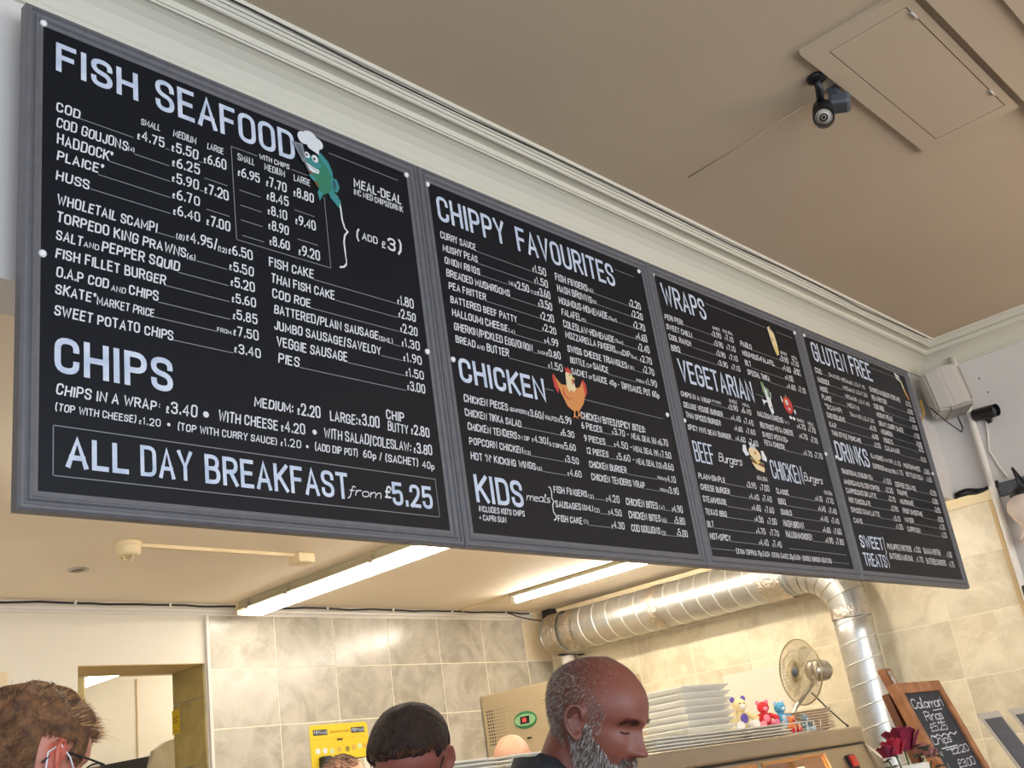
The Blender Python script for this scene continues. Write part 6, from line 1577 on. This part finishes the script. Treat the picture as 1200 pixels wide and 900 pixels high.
# 2. fair-haired man with glasses and mask
HL = (H2X, H2Y, H2Z)
def tint_l(x, y, z):
    if abs(y) > .078 and -.05 < z < .03 and -.04 < x < .03: return (1.08,.66,.62)
    return None
ml, ML = person('fair-haired man in black glasses and a white face mask, at the left edge', HL, AZ2, .30, 0, 0, HL[2]+.115, .0042, S_PINK, cl_grey, cl_jean, 1.02, tint_l, .06)
hf1 = hair_mat('hair_ginger_brown', rgb(128,88,54), rgb(78,52,34)); hf2 = mat('hair_blond', rgb(196,150,96), .5); hf3 = mat('hair_dark_blond', rgb(96,66,44), .6)
def thick_l(th, z):
    a = abs(th)
    if z > .055 + (-.01 if a > 1.2 else .0): return .011*min(1, (z-.04)/.03)+.004
    if a < .95: return 0 if z < .052 else .012
    if abs(a-1.62) < .25 and z < .026: return 0
    if a < 1.5 and z < .0: return 0
    if z < -.055: return 0
    return .0045 if z > -.03 else .0025
shell('hair', ml, ML, thick_l, hf1, 1.02, lump=lambda th, z: .004*math.sin(th*9+z*60)+.003*math.sin(th*17-z*90))
strands('hair_strands', ml, ML, samp(5200, lambda th, z: thick_l(wrap(th), z) > .010), .030, .0017, [hf2, hf1, hf3, hf2], lambda th, z, n: n*.55+Vector((.45,.25,.10)), 4, 1.02, .05)
strands('short_side_hair', ml, ML, samp(7000, lambda th, z: 0 < thick_l(wrap(th), z) <= .010), .012, .0013, [hf1, hf3, hf3], lambda th, z, n: n*.6+Vector((-.35,0,-.7)), 2, 1.02)
strands('front_wisps', ml, ML, samp(70, lambda th, z: abs(wrap(th)) < .8 and .06 < z < .09), .062, .0008, [hf2], lambda th, z, n: n*.6+Vector((.8,0,.3)), 6, 1.02, .12)
def glasses(parent, M, k):
    g_ = bpy.data.objects.new('glasses', None)
    bm = NB()
    for s in (-1,1):
        c = Vector((.108,s*.032,.002)); R = [M @ ((c+Vector((-.004*(abs(math.cos(a))), .024*math.cos(a), .018*math.copysign(abs(math.sin(a))**.8, math.sin(a)))))*k) for a in [2*pi*i/28 for i in range(28)]]
        tube(bm, R, .0016*k, 6, closed=True)
        tube(bm, [M @ (Vector(p)*k) for p in ((.104,s*.056,.010),(.095,s*.072,.010),(.05,s*.0775,.010),(.0,s*.080,.008),(-.018,s*.080,-.006),(-.026,s*.078,-.018))], .0019*k, 8)
    tube(bm, [M @ (Vector(p)*k) for p in ((.108,-.009,.006),(.112,0,.009),(.108,.009,.006))], .0017*k, 6)
    fr = obj('glasses', bm, M_BLACK, parent)
    bpy.data.objects.remove(g_)
    for s in (-1,1):
        bm = NB(); c = Vector((.108,s*.032,.002)); prism(bm, [(.023*math.cos(a), .017*math.sin(a)) for a in [2*pi*i/20 for i in range(20)]], .001, M @ basis(c*k,(0,1,0),(0,0,1),(1,0,0))); obj('lens', bm, M_GLASS, fr)
glasses(ml, ML, 1.02)
# mask
bm = NB(); rows = []
for j in range(13):
    z = -.122+.105*j/12; row = []
    for i in range(25):
        th = -1.12+2.24*i/24; zz = max(z, -.116); p = hp(th, zz, 1.02); n = hn(th, max(zz,-.10), 1.02)
        off = .006+.012*gs(th, .45)*gs(z+.045, .03)
        row.append(bm.verts.new(ML @ (p+n*off)))
    rows.append(row)
for a, b in zip(rows, rows[1:]):
    for i in range(24): bm.faces.new((a[i],a[i+1],b[i+1],b[i]))
mk = obj('face_mask', bm, mat('mask_white', rgb(226,230,236), .8), ml, True)
bm = NB()
for s in (-1,1):
    e = lambda th, z, o_: ML @ (hp(th, z, 1.02)+hn(th, z, 1.02)*o_)
    bm = NB(); tube(bm, [e(s*1.1,-.02,.008), e(s*1.35,.004,.008), ML @ Vector((-.004,s*.084,.018)), ML @ Vector((-.022,s*.082,.0)), ML @ Vector((-.016,s*.080,-.03)), e(s*1.4,-.055,.006), e(s*1.1,-.075,.008)], .0016, 6)
    obj('ear_loop', bm, mat('mask_white', rgb(226,230,236)), mk)

# 3. dark-haired person with glasses, head bowed
HM = (H3X, H3Y, H3Z)
mm_, MM = person('dark-haired person in thin glasses, head bowed, between the yellow poster and beige cabinet', HM, AZ3, .62, .0, 0, HM[2]+.10, .006, S_DARK, cl_black, cl_jean, .98, lambda x, y, z: ((.4,.32,.3) if (x > .058 and .014 < z < .022 and .01 < abs(y) < .05) else None), .09)
hd1 = hair_mat('hair_dark_brown', rgb(58,36,24), rgb(24,15,11), 90); hd2 = mat('hair_brown_light', rgb(104,68,44), .45); hd3 = mat('hair_near_black', rgb(36,22,16), .5)
def thick_m(th, z):
    a = abs(th)
    part = .004*gs(th+.25, .05) if a < .9 else 0
    if a < 1.15: lim = .056+.01*math.cos(th*2)
    elif a < 1.9: lim = .026
    else: lim = -.07
    if z < lim: return 0
    return .014*min(1, (z-lim)/.02)+.003-part
shell('hair', mm_, MM, thick_m, hd1, .98, lump=lambda th, z: .0012*math.sin(th*40))
strands('hair_strands', mm_, MM, samp(6500, lambda th, z: thick_m(wrap(th), z) > .0), [.030][0], .0018, [hd2, hd3, hd2, hd2, hd1], lambda th, z, n: n*.33+Vector((-.65,.35*math.copysign(1,wrap(th+.25)),.05)), 4, .98, .0, .16, .12)
glasses(mm_, MM, .98)

# 4. bald member of staff behind the range; 5. dark cropped member of staff
m4, M4 = person('bald member of staff, only the crown of the head showing above the range', (H4X,H4Y,H4Z), -2.4, .25, 0, 0, H4Z+.115, .008, S_PALE, cl_white, cl_jean, 1.0, None, .06)
m5, M5 = person('member of staff with short dark hair, in front of the yellow poster', (H5X,H5Y,H5Z), -.9, .1, 0, 0, H5Z+.115, .008, S_PALE, cl_white, cl_jean, .95, None, .06)
strands('hair', m5, M5, samp(5200, lambda th, z: (abs(wrap(th)) > 1.0 and z > -.03) or z > .062), .014, .0022, [mat('hair_black', rgb(40,30,26), .5), hd2], lambda th, z, n: n*.5+Vector((-.5,0,-.2)), 2, .95)
